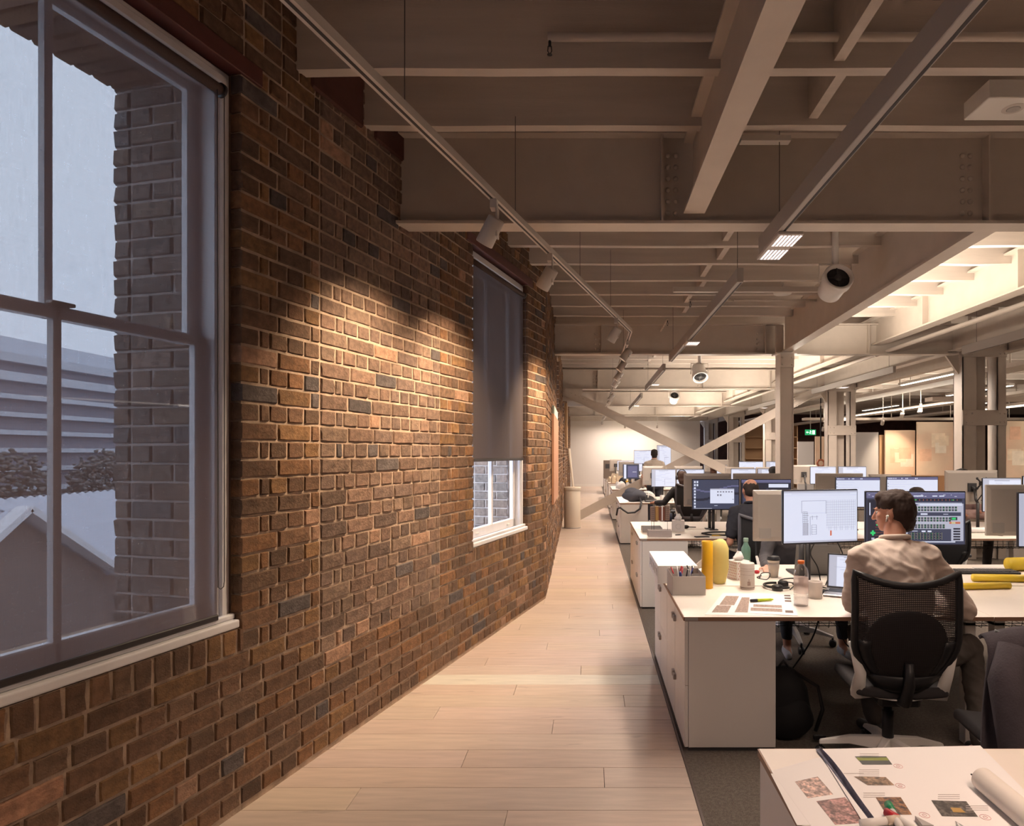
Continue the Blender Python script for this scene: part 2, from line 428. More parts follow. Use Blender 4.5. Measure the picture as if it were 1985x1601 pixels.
# ---------------- roller blinds
def fabric(name, col, trn, seth):
    m = mat(name, col, .9); n = m.node_tree.nodes; L = m.node_tree.links; o = n['Material Output']; p = n['Principled BSDF']
    t = n.new('ShaderNodeBsdfTransparent'); t.inputs['Color'].default_value = (*trn, 1)
    tl = n.new('ShaderNodeBsdfTranslucent'); tl.inputs['Color'].default_value = (*[min(1, c*1.6) for c in col], 1)
    a = n.new('ShaderNodeMixShader'); a.inputs[0].default_value = .04; L.new(p.outputs[0], a.inputs[1]); L.new(tl.outputs[0], a.inputs[2])
    mx = n.new('ShaderNodeMixShader'); L.new(a.outputs[0], mx.inputs[1]); L.new(t.outputs[0], mx.inputs[2])
    tcx = n.new('ShaderNodeTexCoord'); mp = n.new('ShaderNodeMapping'); mp.inputs['Scale'].default_value = (260, 1, 12); L.new(tcx.outputs['Object'], mp.inputs[0])
    z = n.new('ShaderNodeTexNoise'); z.inputs['Scale'].default_value = 1; z.inputs['Detail'].default_value = 3; L.new(mp.outputs[0], z.inputs['Vector'])
    mp2 = n.new('ShaderNodeMapping'); mp2.inputs['Scale'].default_value = (14, 1, 240); L.new(tcx.outputs['Object'], mp2.inputs[0])
    z2 = n.new('ShaderNodeTexNoise'); z2.inputs['Detail'].default_value = 3; L.new(mp2.outputs[0], z2.inputs['Vector'])
    z2.inputs['Scale'].default_value = 1
    ad = n.new('ShaderNodeMath'); L.new(z.outputs['Fac'], ad.inputs[0]); L.new(z2.outputs['Fac'], ad.inputs[1])
    r = n.new('ShaderNodeMapRange'); r.inputs['From Min'].default_value = .7; r.inputs['From Max'].default_value = 1.3; r.inputs['To Min'].default_value = seth-.03; r.inputs['To Max'].default_value = seth+.03
    L.new(ad.outputs[0], r.inputs['Value']); L.new(r.outputs[0], mx.inputs[0]); L.new(mx.outputs[0], o.inputs['Surface']); return m
M_blind = fabric('blind_fabric', (.14,.095,.09), (.86,.87,.90), .28)
M_blind2 = fabric('blind_fabric_dense', (.085,.062,.060), (.7,.68,.68), .03)
def blind(label, a, b, zb, fab, chain_z):
    cx = (a+b)/2; base = Vector((-2.312+.243*cx-.97*.02, .970*cx+.243*.02, zb))
    t = thing('roller_blind', label, 'blind', base, ANG1); w = (b-a)/2; zt = WZ1-.12-zb
    MB().quad((-w,0,.02),(w,0,.02),(w,0,zt),(-w,0,zt)).build('blind_fabric', fab, t)
    MB().tube([(-w-.01, .0, zt+.0), (w+.012, .0, zt+.0)], .024, 16).build('roller_tube', mat('blind_roll', (.06,.035,.03), .8), t)
    MB().tube([(w+.010, 0, zt), (w+.024, 0, zt)], .031, 20).build('end_cap', M_blk, t)
    MB().box(-w, w, -.008, .008, -.002, .024).build('bottom_rail', mat('dark_rail', (.03,.024,.024), .4), t, bevel=.004)
    c = MB(); zc = chain_z-zb
    c.tube([(w+.016, -.02, zt), (w+.016, -.02, zc+.03), (w+.01, -.022, zc+.008), (w-.004, -.02, zc), (w-.016, -.018, zc+.01), (w-.018, -.016, zt)], .0022, 5)
    c.build('bead_chain', mat('chain', (.08,.07,.07), .5), t)
    return t
blind('large sheer grey roller blind lowered fully over the near window', WIN[0][0]+.10, WIN[0][1]-.105, WZ0+.055, M_blind, 1.02)
blind('dark opaque roller blind half drawn over the second window', WIN[1][0]+.045, WIN[1][1]-.085, 1.535, M_blind2, 1.22)

# ---------------- what lies outside the windows
M_stucco = mat('pale_stucco', (.21,.165,.15), .9, noise=.08, nscale=2)
M_roof = mat('corrugated_roof', (.60,.61,.68), .5, noise=.06, nscale=3)
M_conc = mat('facade_concrete', (.62,.64,.70), .8); M_dglass = mat('facade_glass', (.27,.255,.30), .6)
ex = thing('gabled_house', 'pale rendered house with gabled corrugated roof outside the near window', 'house', (-17, 18, -7))
m = MB(); m.add([(-14,12.9,-7),(-14,18.8,-7),(-14,18.8,-1.8),(-14,15.86,.1),(-14,12.9,-1.8),(-24,12.9,-7),(-24,18.8,-7),(-24,18.8,-1.8),(-24,15.86,.1),(-24,12.9,-1.8)], [(0,1,2,3,4),(5,9,8,7,6),(1,6,7,2),(0,4,9,5)])
m.box(-21, -15, 18.8, 34, -7, -1.8); m.build('house_wall', M_stucco, ex, world=True)
m = MB()
m.bar((-13.7,12.5,-2.05),(-13.7,15.86,.25),.35,.16); m.bar((-13.7,15.86,.25),(-13.7,19.3,-2.05),.35,.16); m.build('bargeboard', M_wframe, ex, world=True)
def corrugated(m, p, u, v, n):
    p = Vector(p); u = Vector(u); v = Vector(v); nrm = u.cross(v).normalized()*.04; vs = []
    for i in range(n+1):
        q = p+u*i/n+nrm*(1 if i % 2 else -1); vs += [q, q+v]
    m.add(vs, [(2*i, 2*i+2, 2*i+3, 2*i+1) for i in range(n)])
m = MB(); corrugated(m, (-13.8,12.6,-1.95), (-10,0,0), (0,3.3,2.15), 60); corrugated(m, (-13.8,19.15,-1.95), (-10,0,0), (0,-3.3,2.15), 60)
corrugated(m, (-14.4,18.0,-1.9), (0,16,0), (-3.6,0,2.1), 90); corrugated(m, (-21.6,18.0,-1.9), (0,16,0), (3.6,0,2.1), 90)
m.build('roof', M_roof, ex, world=True)
MB().box(-13.99, -13.96, 14.0, 14.9, -6.3, -4.0).build('dark_doorway', M_dglass, ex, world=True)
ob = thing('office_building', 'distant multi storey office block with pale horizontal slabs outside the near window', 'building', (-70, 70, -7))
MB().box(-90, -62, 45, 110, -7, 11.5).build('facade', M_dglass, ob, world=True)
for i, z in enumerate((-2.6, -.4, 1.6, 3.5, 5.4, 7.3, 9.2, 11.2)): MB().box(-90, -61, 44, 111, z, z+(.5 if i < 6 else .95)).build('floor_slab', M_conc, ob, world=True)
MB().box(-84, -63.5, 50, 105, 12, 14.2).build('roof_storey', M_conc, ob, world=True)
ob2 = thing('spired_tower', 'grey tower top behind the office block at left frame edge', 'building', (-80, 75, -7))
MB().box(-100, -94, 80, 88, -7, 16).build('tower_wall', mat('tower_stone', (.30,.30,.36), .9), ob2, world=True)
MB().lathe([(4, 16), (.1, 27)], (-97, 84, 0), 4).build('spire', mat('tower_stone'), ob2, world=True)
M_leaf = mat('leaf_canopy', (.20,.18,.17), .9, noise=.5, nscale=1.5)
for i, (x, y, z, r) in enumerate([(-52,48,-1.0,3.6),(-50,56,-1.2,3.8),(-57,40,-.5,3.2),(-48,65,-1.6,3.5),(-54,74,-1,4)]):
    tr = thing('street_tree', 'dark leafy street tree seen small through the blind of the near window', 'tree', (x, y, -7), group='trees outside the near window')
    m = MB(); rr = random.Random(i)
    for _ in range(650):
        a = rr.uniform(0, 6.28); ph = rr.uniform(-1, 1); q = r*rr.uniform(.55, 1); s_ = (1-ph*ph)**.5; s2 = rr.uniform(.12, .26)
        m.ell((q*s_*math.cos(a), q*s_*math.sin(a), z+7+q*ph*.8), (s2, s2, s2*.8), 5, 4)
    m.build('foliage', M_leaf, tr); MB().tube([(0,0,0),(.1,.1,z+7)], [.3,.15], 8).build('trunk', mat('bark', (.08,.06,.05), .9), tr)
MB().box(-160, -1.6, -20, 160, -7.4, -7).build('ground', mat('street_asphalt', (.16,.16,.18), .9, noise=.1, nscale=1)).__setitem__('kind', 'structure')
nb = thing('brick_annexe', 'pale brick annexe wall seen through the second window', 'building', (-10, 42, -7))
MB().box(-13, -8, 35, 50, -7, .9).build('annexe_wall', mat('annexe_brick', (.42,.36,.38), .9, noise=.2, nscale=2), nb, world=True)

# ---------------- floor
FL = struct('floor', 'pale timber walkway planks beside grey carpet')
MB().box(-2.6, 24.2, -4.5, 34, -.08, -.012).build('floor_base', mat('subfloor', (.05,.04,.035), .9), FL)
MB().box(.494, 24.2, -4.5, 33.5, -.012, 0).build('carpet', M_carpet, FL)
M_oak = mat('oak_plank', rough=.42, noise=.13, nscale=3.2, bump=.06, bscale=14, stretch=(1.0,9,9), objcol=True)
# a few dark knots and grain streaks in the wood itself
_n = M_oak.node_tree; L_ = _n.links
_tc = _n.nodes.new('ShaderNodeTexCoord'); _mp = _n.nodes.new('ShaderNodeMapping'); _mp.inputs['Scale'].default_value = (2.2, 9, 1); _oi = _n.nodes.new('ShaderNodeObjectInfo')
_ad = _n.nodes.new('ShaderNodeVectorMath'); _ad.operation = 'ADD'; L_.new(_tc.outputs['Object'], _ad.inputs[0]); L_.new(_oi.outputs['Location'], _ad.inputs[1]); L_.new(_ad.outputs[0], _mp.inputs[0])
_z = _n.nodes.new('ShaderNodeTexNoise'); _z.inputs['Scale'].default_value = 1.3; _z.inputs['Detail'].default_value = 5; L_.new(_mp.outputs[0], _z.inputs['Vector'])
_r = _n.nodes.new('ShaderNodeMapRange'); _r.inputs['From Min'].default_value = .66; _r.inputs['From Max'].default_value = .78; _r.inputs['To Min'].default_value = 1; _r.inputs['To Max'].default_value = .55; L_.new(_z.outputs['Fac'], _r.inputs['Value'])
_s = _n.nodes.new('ShaderNodeVectorMath'); _s.operation = 'SCALE'; L_.new(_r.outputs[0], _s.inputs['Scale'])
_vm = [x for x in _n.nodes if x.type == 'VECT_MATH' and x.operation == 'SCALE' and x != _s][0]
L_.new(_vm.outputs[0], _s.inputs[0]); L_.new(_s.outputs[0], _n.nodes['Principled BSDF'].inputs['Base Color'])
y = -.85-.2*4; PW = .2; nrow = 0; cnt = 0
while y < 31:
    x0 = wx(max(y, 0))-.25 if y < 7.2 else -.95
    wd = PW; ln = 1.9
    x1 = .484
    # joints
    off = (nrow*.73) % 1.9
    cuts = [x0]; c = x1-1.9+off if off else x1
    xs_ = []; q = x1-off
    while q > x0+.25:
        if q < x1-.2: xs_.append(q)
        q -= 1.9
    pts = [x0]+sorted(xs_)+[x1]
    for i in range(len(pts)-1):
        if cnt >= 300: break
        a, b = pts[i], pts[i+1]
        m = MB().box(-(b-a)/2+.0012, (b-a)/2-.0012, -wd/2+.0014, wd/2-.0014, -.012, 0)
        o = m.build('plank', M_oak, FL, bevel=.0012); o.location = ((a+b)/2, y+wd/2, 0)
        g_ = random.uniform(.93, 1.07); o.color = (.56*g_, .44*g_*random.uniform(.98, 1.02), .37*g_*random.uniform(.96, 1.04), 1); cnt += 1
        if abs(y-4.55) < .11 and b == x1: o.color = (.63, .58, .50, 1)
    y += wd; nrow += 1
t1 = tag(MB().box(.484, .496, -4, 31, -.01, .004).build('trim_1', mat('brass_strip', (.16,.13,.12), .4, metal=.6)), 'thin metal strip between timber floor and carpet', kind='structure')

# ---------------- end walls
wb = struct('wall_back', 'plain white end wall lit by spotlights at the far end of the room')
MB().box(-1.3, 5.15, 31, 31.3, 0, 3.9).build('plaster', mat('white_plaster', (.70,.66,.64), .85, noise=.02, nscale=2), wb)
tag(MB().box(-1, 5.15, 30.98, 31, 0, .11).build('baseboard_back', M_white), kind='structure')
wr = struct('wall_back_right', 'dark brick and burgundy wall at the far right end')
MB().box(5.15, 24.3, 33.5, 33.8, 0, 3.9).build('plaster', mat('burgundy_paint', (.075,.032,.026), .8, noise=.3, nscale=4), wr)
w_ = struct('wall_right'); MB().box(24, 24.3, -4.5, 34, 0, 3.9).build('plaster', mat('dull_plaster', (.45,.40,.36), .9), w_)
w_ = struct('wall_front'); MB().box(-3.5, 24, -4.6, -4.4, 0, 3.9).build('plaster', mat('dull_plaster'), w_)

# ---------------- ceiling: deck boards, joists and blocking
CE = struct('ceiling', 'cream painted timber joists and boarded deck')
MB().prism([(-3.55,-4.6),(24.3,-4.6),(24.3,34),(-1.15,34),(-.60,7.3)], 3.90, 4.0).build('deck', M_timber, CE)
m = MB()
for i in range(66):
    x = -1.9+i*.095; m.box(x, x+.088, 1.6, 4.2, 3.884, 3.902)
tag(m.build('boards', M_timber, CE, bevel=.003), kind='stuff')
JO = [1.56, 2.14, 2.73, 3.33, 3.90, 5.05, 5.60, 6.14, 6.73, 7.38, 8.02, 8.66, 9.28]
y = 10.5
while y < 31: JO.append(y); y += .62
for i, y in enumerate(JO):
    zb = 3.54; th = .07
    m = MB(); x0 = wx(y)-.05; x1 = 5.75 if y < 31 else 5
    # a long joist with a slightly wavy hand cut lower edge
    n = 14; vs = []
    for k in range(n+1):
        x = x0+(x1-x0)*k/n; dz = random.uniform(-.006, .006)
        vs += [(x, y-th/2, zb+dz), (x, y+th/2, zb+dz), (x, y-th/2, 3.9), (x, y+th/2, 3.9)]
    fs = []
    for k in range(n):
        a = 4*k; fs += [(a, a+1, a+5, a+4), (a, a+4, a+6, a+2), (a+1, a+3, a+7, a+5)]
    fs += [(0, 2, 3, 1), (4*n, 4*n+1, 4*n+3, 4*n+2)]
    m.add(vs, fs); m.build('joist', M_timber, CE)
    if i < len(JO)-1 and JO[i+1]-y < 1.0:
        bx = 1.22+(.06 if i % 2 else 0)
        MB().box(bx, bx+.055, y+th/2, JO[i+1]-th/2, 3.58+.0, 3.88).build('blocking', M_timber, CE)
        MB().box(4.75, 4.80, y+th/2, JO[i+1]-th/2, 3.6, 3.86).build('blocking', M_timber, CE)
for i in range(24):   # right hall joists
    y = 4.9+i*1.2; MB().box(6.3, 24, y-.05, y+.05, 3.5, 3.9).build('joist', M_timber, CE)

# ---------------- steel girders across the room
def ibeam(m, p0, p1, w, h, tf=.02, tw=.014):
    p0 = Vector(p0); p1 = Vector(p1)   # centre of the bottom flange underside
    up = Vector((0,0,1))
    m.bar(p0+up*tf/2, p1+up*tf/2, w, tf); m.bar(p0+up*(h-tf/2), p1+up*(h-tf/2), w, tf); m.bar(p0+up*h/2, p1+up*h/2, tw, h-2*tf)
def rivets(parent, pts, nrm, r=.017):
    q = Vector(nrm).to_track_quat('Z', 'Y').to_matrix().to_4x4(); base = None
    for p in pts:
        if base is None:
            base = MB().lathe([(r, 0), (r*.93, r*.4), (r*.6, r*.75), (r*.15, r*.9)], (0,0,0), 8, M=q).build('rivet', M_paint, parent); o = base
        else: o = base.copy(); COL.objects.link(o)
        o.parent = parent; o.location = Vector(p)-parent.location
GY = [4.28, 9.87, 15.3, 20.9, 26.5, 30.6]
labs = ['deep cream steel girder crossing nearest the camera above the desks', 'cream steel cross girder resting on the slim front column', 'cream steel cross girder meeting the top of the diagonal brace',
        'far cream cross girder, first behind the diagonal brace', 'far cream cross girder, second behind the diagonal brace', 'cream girder along the top of the white end wall']
for i, y in enumerate(GY):
    g = thing('steel_girder', labs[i], 'girder', (2, y, 3.08))
    x0 = wx(y)-.02; x1 = 24 if i == 0 else 5.5
    m = MB(); ibeam(m, (x0, y, 3.08), (x1, y, 3.08), .16, .60 if i == 0 else .46); m.build('beam', M_paint, g, world=True)
    for xx in ((.45, 2.55, 4.15) if i == 0 else (.15, 2.6, 4.15)):
        a = MB().box(xx, xx+.012, y-.08, y-.007, 3.1, 3.1+(.55 if i == 0 else .42)).build('stiffener', M_paint, g, world=True)
    if i < 3:
        for xx in ((.50, .55, 2.42, 2.47) if i == 0 else (.06, .12, 2.50)):
            rivets(g, [(xx, y-.008, 3.17+k*.075) for k in range(6 if i == 0 else 4)], (0,-1,0))
def tiebeam(label, x, y0, y1, zb, w, h, x2=None):
    g = thing('steel_beam', label, 'beam', (x, y0, zb)); m = MB(); ibeam(m, (x, y0, zb), (x2 if x2 is not None else x, y1, zb), w, h); m.build('beam', M_paint, g, world=True); return g
b1 = tiebeam('near cream steel beam running overhead towards the camera, end visible', .658, -3.5, 4.19, 3.139, .135, .47)
b2 = tiebeam('cream steel beam running from the near girder to the slim column', 2.63, 4.37, 9.72, 3.085, .14, .56, x2=2.88)
MB().box(2.55, 2.75, 4.36, 4.38, 3.1, 3.6).build('end_plate', M_paint, b2, world=True)
b3 = tiebeam('brightly lit cream plate girder running the length of the room', 4.3, -3.5, 30.8, 3.22, .17, .42)
for k in range(14):
    y = -1+k*1.87
    MB().box(4.22, 4.293, y, y+.012, 3.24, 3.62).build('stiffener', M_paint, b3, world=True)
b4 = tiebeam('cream beam carried along the row of double columns', 5.45, -3.5, 33, 3.12, .16, .36)
b5 = tiebeam('shadowed cream beam along the far side of the double columns', 6.3, -3.5, 33, 3.12, .16, .36)
# slim front column under the second girder
def slim_column(label, x, y):
    c = thing('steel_column', label, 'column', (x, y, 0))
    m = MB(); m.box(-.10, -.085, -.125, .125, 0, 3.08); m.box(.085, .10, -.125, .125, 0, 3.08); m.box(-.085, .085, -.11, -.095, 0, 3.08); m.build('shaft', M_paint, c, bevel=.003)
    MB().box(-.16, .16, -.16, .16, 0, .02).build('base_plate', M_paint, c)
    m = MB().box(-.15, .15, -.15, .15, 3.06, 3.08); m.build('cap_plate', M_paint, c)
    MB().box(-.102, .102, -.14, -.124, 2.86, 3.06).build('joint_plate', M_paint, c)
    for sx in (-.07, .07): rivets(c, [(x+sx, y-.14, 2.9), (x+sx, y-.14, 3.0)], (0,-1,0), .014)
    MB().box(-.13, -.02, -.03, .03, 3.08, 3.5).build('bracket', M_paint, c)
    return c
slim_column('slim cream steel column standing beside the dark desktop screens', 2.87, 9.73)
def double_column(label, y, grp=None):
    c = thing('double_column', label, 'column', (5.93, y, 0), group=grp)
    for s_, (a, b) in (('left_stanchion', (-.33, -.12)), ('right_stanchion', (.19, .33))):
        m = MB(); m.box(a, b, -.12, -.10, 0, 3.5); m.box(a, b, .11, .13, 0, 3.5); m.box(a, a+.02, -.12, .13, 0, 3.5); m.box((a+b)/2, (a+b)/2+.015, -.1, .11, 0, 3.5); m.build('stanchion', M_paint, c, bevel=.003)
    MB().box(-.12, .12, .06, .075, 0, 3.5).build('web_plate', M_paint, c)
    for z in (.2, 2.02, 3.05): MB().box(-.335, .335, -.135, -.12, z, z+.23).build('batten_plate', M_paint, c, bevel=.002)
    rivets(c, [(5.93+sx, y-.135, z) for sx in (-.28, -.19, .23, .30) for z in (2.07, 2.20, 3.1, 3.22)], (0,-1,0), .014)
    m = MB(); m.add([(-.33,-.02,3.12),(-.55,-.02,3.12),(-.33,-.02,2.8),(-.33,.02,3.12),(-.55,.02,3.12),(-.33,.02,2.8)], [(0,1,2),(3,5,4),(0,3,4,1),(1,4,5,2),(0,2,5,3)]); m.build('gusset', M_paint, c)
    return c
dl = ['broad double cream column nearest on the right', 'double cream column second from the right, behind the grey-backed monitors', 'double cream column third from the right, half behind the slim column', 'double cream column fourth from the right', 'farthest double cream column beside the white end wall']
for i in range(5): double_column(dl[i], 10.0+5.62*i)
# crossed diagonal braces in the plane of the third girder
for lab, p, q in (('diagonal cream brace falling from the wall top to the desks', (-.62, 15.1, 3.02), (5.3, 15.1, .12)), ('diagonal cream brace rising from the floor beside the white bin', (-.52, 15.2, .02), (5.35, 15.2, 3.10))):
    g = thing('diagonal_brace', lab, 'brace', p)
    m = MB(); d = (Vector(q)-Vector(p)).normalized(); up = Vector((0,1,0)).cross(d)
    m.bar(p, q, .20, .016, up=(0,-1,0)); m.bar(Vector(p)+up*.09+Vector((0,-.03,0)), Vector(q)+up*.09+Vector((0,-.03,0)), .016, .07, up=(0,-1,0)); m.build('angle_bar', M_paint, g, world=True)
    if p[2] > 1:
        MB().box(-.68, -.20, 15.13, 15.15, 2.80, 3.08).build('gusset_plate', M_paint, g, world=True)
        rivets(g, [(-.45+k*.09, 15.09, 2.98-k*.042) for k in range(5)], (0,-1,0), .015)
# ================================================================ LIGHT FITTINGS AND CEILING SERVICES
M_track = mat('track_white', (.55,.50,.46), .4); M_groove = mat('track_groove', (.03,.025,.025), .6); M_wire = mat('suspension_wire', (.10,.08,.07), .5)
M_led = mat('led_lens', (.8,.8,.8), .3, emit=(1,.93,.95), es=1.2); M_ledspot = mat('spot_lens', (.9,.8,.7), .3, emit=(1,.86,.72), es=6)
def track(label, p, q, wires):
    t = thing('lighting_track', label, 'track light', p); p = Vector(p); q = Vector(q)
    MB().bar(p, q, .042, .036).build('rail', M_track, t, world=True)
    MB().bar(p-Vector((0,0,.0185)), q-Vector((0,0,.0185)), .012, .003).build('groove', M_groove, t, world=True)
    for f in wires:
        w = p.lerp(q, f); MB().tube([w, (w.x, w.y, 3.56)], .0022, 5).build('suspension_wire', M_wire, t, world=True)
    return t
def tx(Y): return .437-.2505*(7.3-Y) if Y < 7.3 else .437+(Y-7.3)*.0015
TZ = 2.972
track('white lighting track running beside the brick wall to its bend', (tx(-2.5), -2.5, TZ), (tx(7.3), 7.3, TZ), [(y+2.5)/9.8 for y in (.6, 2.6, 3.8, 5.2, 6.3)])
track('white lighting track continuing straight beyond the bend to the end wall', (tx(7.3), 7.3, TZ), (tx(28), 28, TZ), [.08, .3, .55, .8])
spots = [(.7,'over the nearest end'),(3.49,'nearest in view, above the bricked panel'),(4.44,'second from the camera, left of the track'),(6.55,'third, close to the bend of the track'),
         (7.9,''),(8.95,''),(10.1,''),(11.2,''),(14.0,''),(15.2,''),(19.5,''),(22.0,''),(26.5,'')]
def spothead(t, tilt, aim):
    """bracket, driver box and tilted can; aim = unit vector"""
    d = Vector(aim).normalized()
    MB().box(-.018, .018, -.03, .03, -.05, 0).box(.012, .022, -.035, .035, -.20, -.04).build('bracket', M_track, t, bevel=.002)
    c = Vector((-.02, 0, -.165)); q = d.to_track_quat('Z', 'Y').to_matrix().to_4x4()
    MB().lathe([(.040,-.075),(.046,-.07),(.048,.07),(.046,.075),(.040,.072),(.038,.055)], c, 20, M=q).build('spot_can', M_track, t)
    MB().lathe([(.037,.05),(.037,.056)], c, 20, M=q).build('lens', M_ledspot, t)
    return c, d
for i, (Y, lb) in enumerate(spots):
    x = tx(Y); aim = Vector((-.97, .24, -1.45))+Vector((.243, .97, 0))*.30 if Y < 7.2 else Vector((-1, 0, -1.3)); 
    if Y > 24: aim = Vector((0, 1, -.35))
    vis = Y > 3 and Y < 7
    lab = {3.49:'white spotlight head nearest in view on the brick-side track, aimed at the wall', 4.44:'second white spotlight head on the brick-side track, above the second window', 6.55:'third white spotlight head on the track, just before its bend',
           7.9:'first spotlight head past the bend of the track'}.get(Y, 'small white spotlight head on the straight track, %s past the bend' % ('zeroth first second third fourth fifth sixth seventh eighth ninth tenth'.split()[max(1, min(10, i-3))]))
    t = thing('spotlight', lab, 'spotlight', (x, Y, TZ-.018), group='spotlights along the brick-side track')
    c, d = spothead(t, 0, aim)
    E_ = {.7:80, 3.49:190, 4.44:190, 6.55:200}.get(Y, 110)
    lamp('SPOT', 'spot_beam', Vector((x, Y, TZ-.018))+c+d*.085, E_, WARM, target=Vector((x, Y, TZ-.018))+c+d*2, spot_size=R(100), spot_blend=.9, shadow_soft_size=.03)
# spots lighting the end wall
for x in (1.5, 2.9):
    t = thing('spotlight', 'tiny white spotlight hanging in front of the end wall, %s of the two' % ('left' if x < 2 else 'right'), 'spotlight', (x, 28.6, 2.9)); c, d = spothead(t, 0, (0, 1, -.4))
    MB().tube([(0,0,0),(0,0,1.0)], .008, 6).build('drop_rod', M_track, t)
    lamp('SPOT', 'spot_beam', Vector((x, 28.6, 2.9))+c+d*.09, 130, (1,.8,.6), target=(x, 31, 1.9), spot_size=R(80), spot_blend=.9, shadow_soft_size=.05)

def linear(label, x, y0, y1, z, panels, w=.05, h=.11):
    t = thing('linear_luminaire', label, 'light', (x, (y0+y1)/2, z))
    m = MB().box(x-w/2, x+w/2, y0, y1, z, z+h).build('housing', M_grey, t, world=True, bevel=.003)
    MB().box(x+.004, x+.018, y0+.02, y1-.02, z-.0012, z+.001).build('slot', M_groove, t, world=True)
    for py, full in panels:
        pl = MB().box(x-w/2, x+.125, py, py+(.52 if full else .30), z-.022, z-.004).build('led_panel', M_track, t, world=True, bevel=.002)
        m = MB()
        for b in ((0, .28) if full else (0,)):
            for a in range(6):
                for c in range(8): m.box(x-w/2+.02+a*.023, x-w/2+.034+a*.023, py+.025+b+c*.026, py+.042+b+c*.026, z-.0235, z-.021)
        o = m.build('led_cells', M_led, pl, world=False); o.data.transform(Matrix.Translation(-t.location)); o['kind'] = 'stuff'
    return t
a_ = linear('suspended linear luminaire nearest on the right with two lit dot panels at its end', 1.135, -2.0, 4.35, 2.925, [(3.88, True)])
b_ = linear('second suspended linear luminaire in line with the nearest, above the desks', 1.15, 5.05, 9.5, 2.925, [(7.65, False)])
c_ = linear('third, small-looking suspended linear luminaire beyond the second girder', 1.17, 10.5, 14.0, 2.925, [(12.4, False)])
d_ = linear('farthest suspended linear luminaire near the diagonal brace', 1.2, 15.6, 20.5, 2.925, [(18, False)])
for l, ys in ((a_, (3.95, 1.0)), (b_, (5.15, 9.2)), (c_, (10.7, 13.5)), (d_, (16, 20))):
    for y in ys: MB().tube([(l.location.x, y, 3.03), (l.location.x, y, 3.9)], .0028, 5).build('suspension_wire', M_wire, l, world=True)
for x in (5.0,):
    for k in range(3):
        l = linear('suspended linear luminaire %s over the right-hand desks' % ('nearest', 'second in line', 'third in line')[k], x, 4.8+6*k, 8.8+6*k, 2.93, [(7+6*k, False)])
        for y in (5.0+6*k, 8.5+6*k): MB().tube([(x, y, 3.03), (x, y, 3.9)], .0028, 5).build('suspension_wire', M_wire, l, world=True)
tag(recenter(MB().bar((.9, 3.96, 3.50), (1.20, 3.96, 3.50), .06, .035).build('cable_channel', M_track, bevel=.002), (1.05, 3.96, 3.5)), 'short white cable channel under the joist holding the luminaire wire', 'bracket')
tag(recenter(MB().bar((.95, 7.6, 3.50), (3.0, 7.6, 3.50), .05, .06).build('cable_channel', M_track, bevel=.002), (2, 7.6, 3.5)), 'long white cable channel above the second luminaire', 'bracket')
# sprinkler pipes
def pipe(label, pts, r, heads=()):
    t = thing('sprinkler_pipe', label, 'pipe', pts[0]); MB().tube(pts, r, 12).build('pipe_run', M_paint, t, world=True)
    for i, p in enumerate(pts[1:-1]): pass
    p0, p1 = Vector(pts[0]), Vector(pts[-1]); d = (p1-p0).normalized()
    for f in (.33, .62): q = p0.lerp(p1, f); MB().tube([q-d*.03, q+d*.03], r*1.25, 12).build('coupling', M_paint, t, world=True)
    for h in heads:
        h = Vector(h); m = MB(); m.tube([h, h-Vector((0,0,.03))], .007, 8); m.tube([h+Vector((-.008,0,-.03)), h+Vector((-.01,0,-.055)), h+Vector((0,0,-.07)), h+Vector((.01,0,-.055)), h+Vector((.008,0,-.03))], .003, 5); m.lathe([(.013,-.073),(.013,-.071)], h, 12)
        m.build('sprinkler_head', M_blk, t, world=True)
    return t
pipe('cream sprinkler pipe crossing under the nearest joist with one dark head', [(-.215, 3.24, 3.665), (5.5, 3.24, 3.665)], .021, [(-.205, 3.24, 3.65)])
pipe('cream sprinkler pipe crossing above the second linear luminaire', [(1.2, 8.0, 3.47), (2.75, 8.0, 3.47)], .015, [(1.21, 8.0, 3.46)])
pipe('cream service pipe along the bright plate girder', [(4.46, .5, 3.14), (4.46, 30, 3.14)], .03)
pipe('thin cream sprinkler pipe before the second girder', [(1.05, 9.0, 3.44), (1.05, 9.86, 3.44)], .013, [(1.05, 9.02, 3.43)])
pipe('thin cream pipe crossing behind the second girder', [(-.3, 10.9, 3.42), (4.2, 10.9, 3.42)], .014, [(-.1, 10.9, 3.41), (2.4, 10.9, 3.41)])
pipe('thin cream pipe crossing above the diagonal brace', [(-.4, 16.4, 3.42), (4.2, 16.4, 3.42)], .014, [(-.1, 16.4, 3.41)])
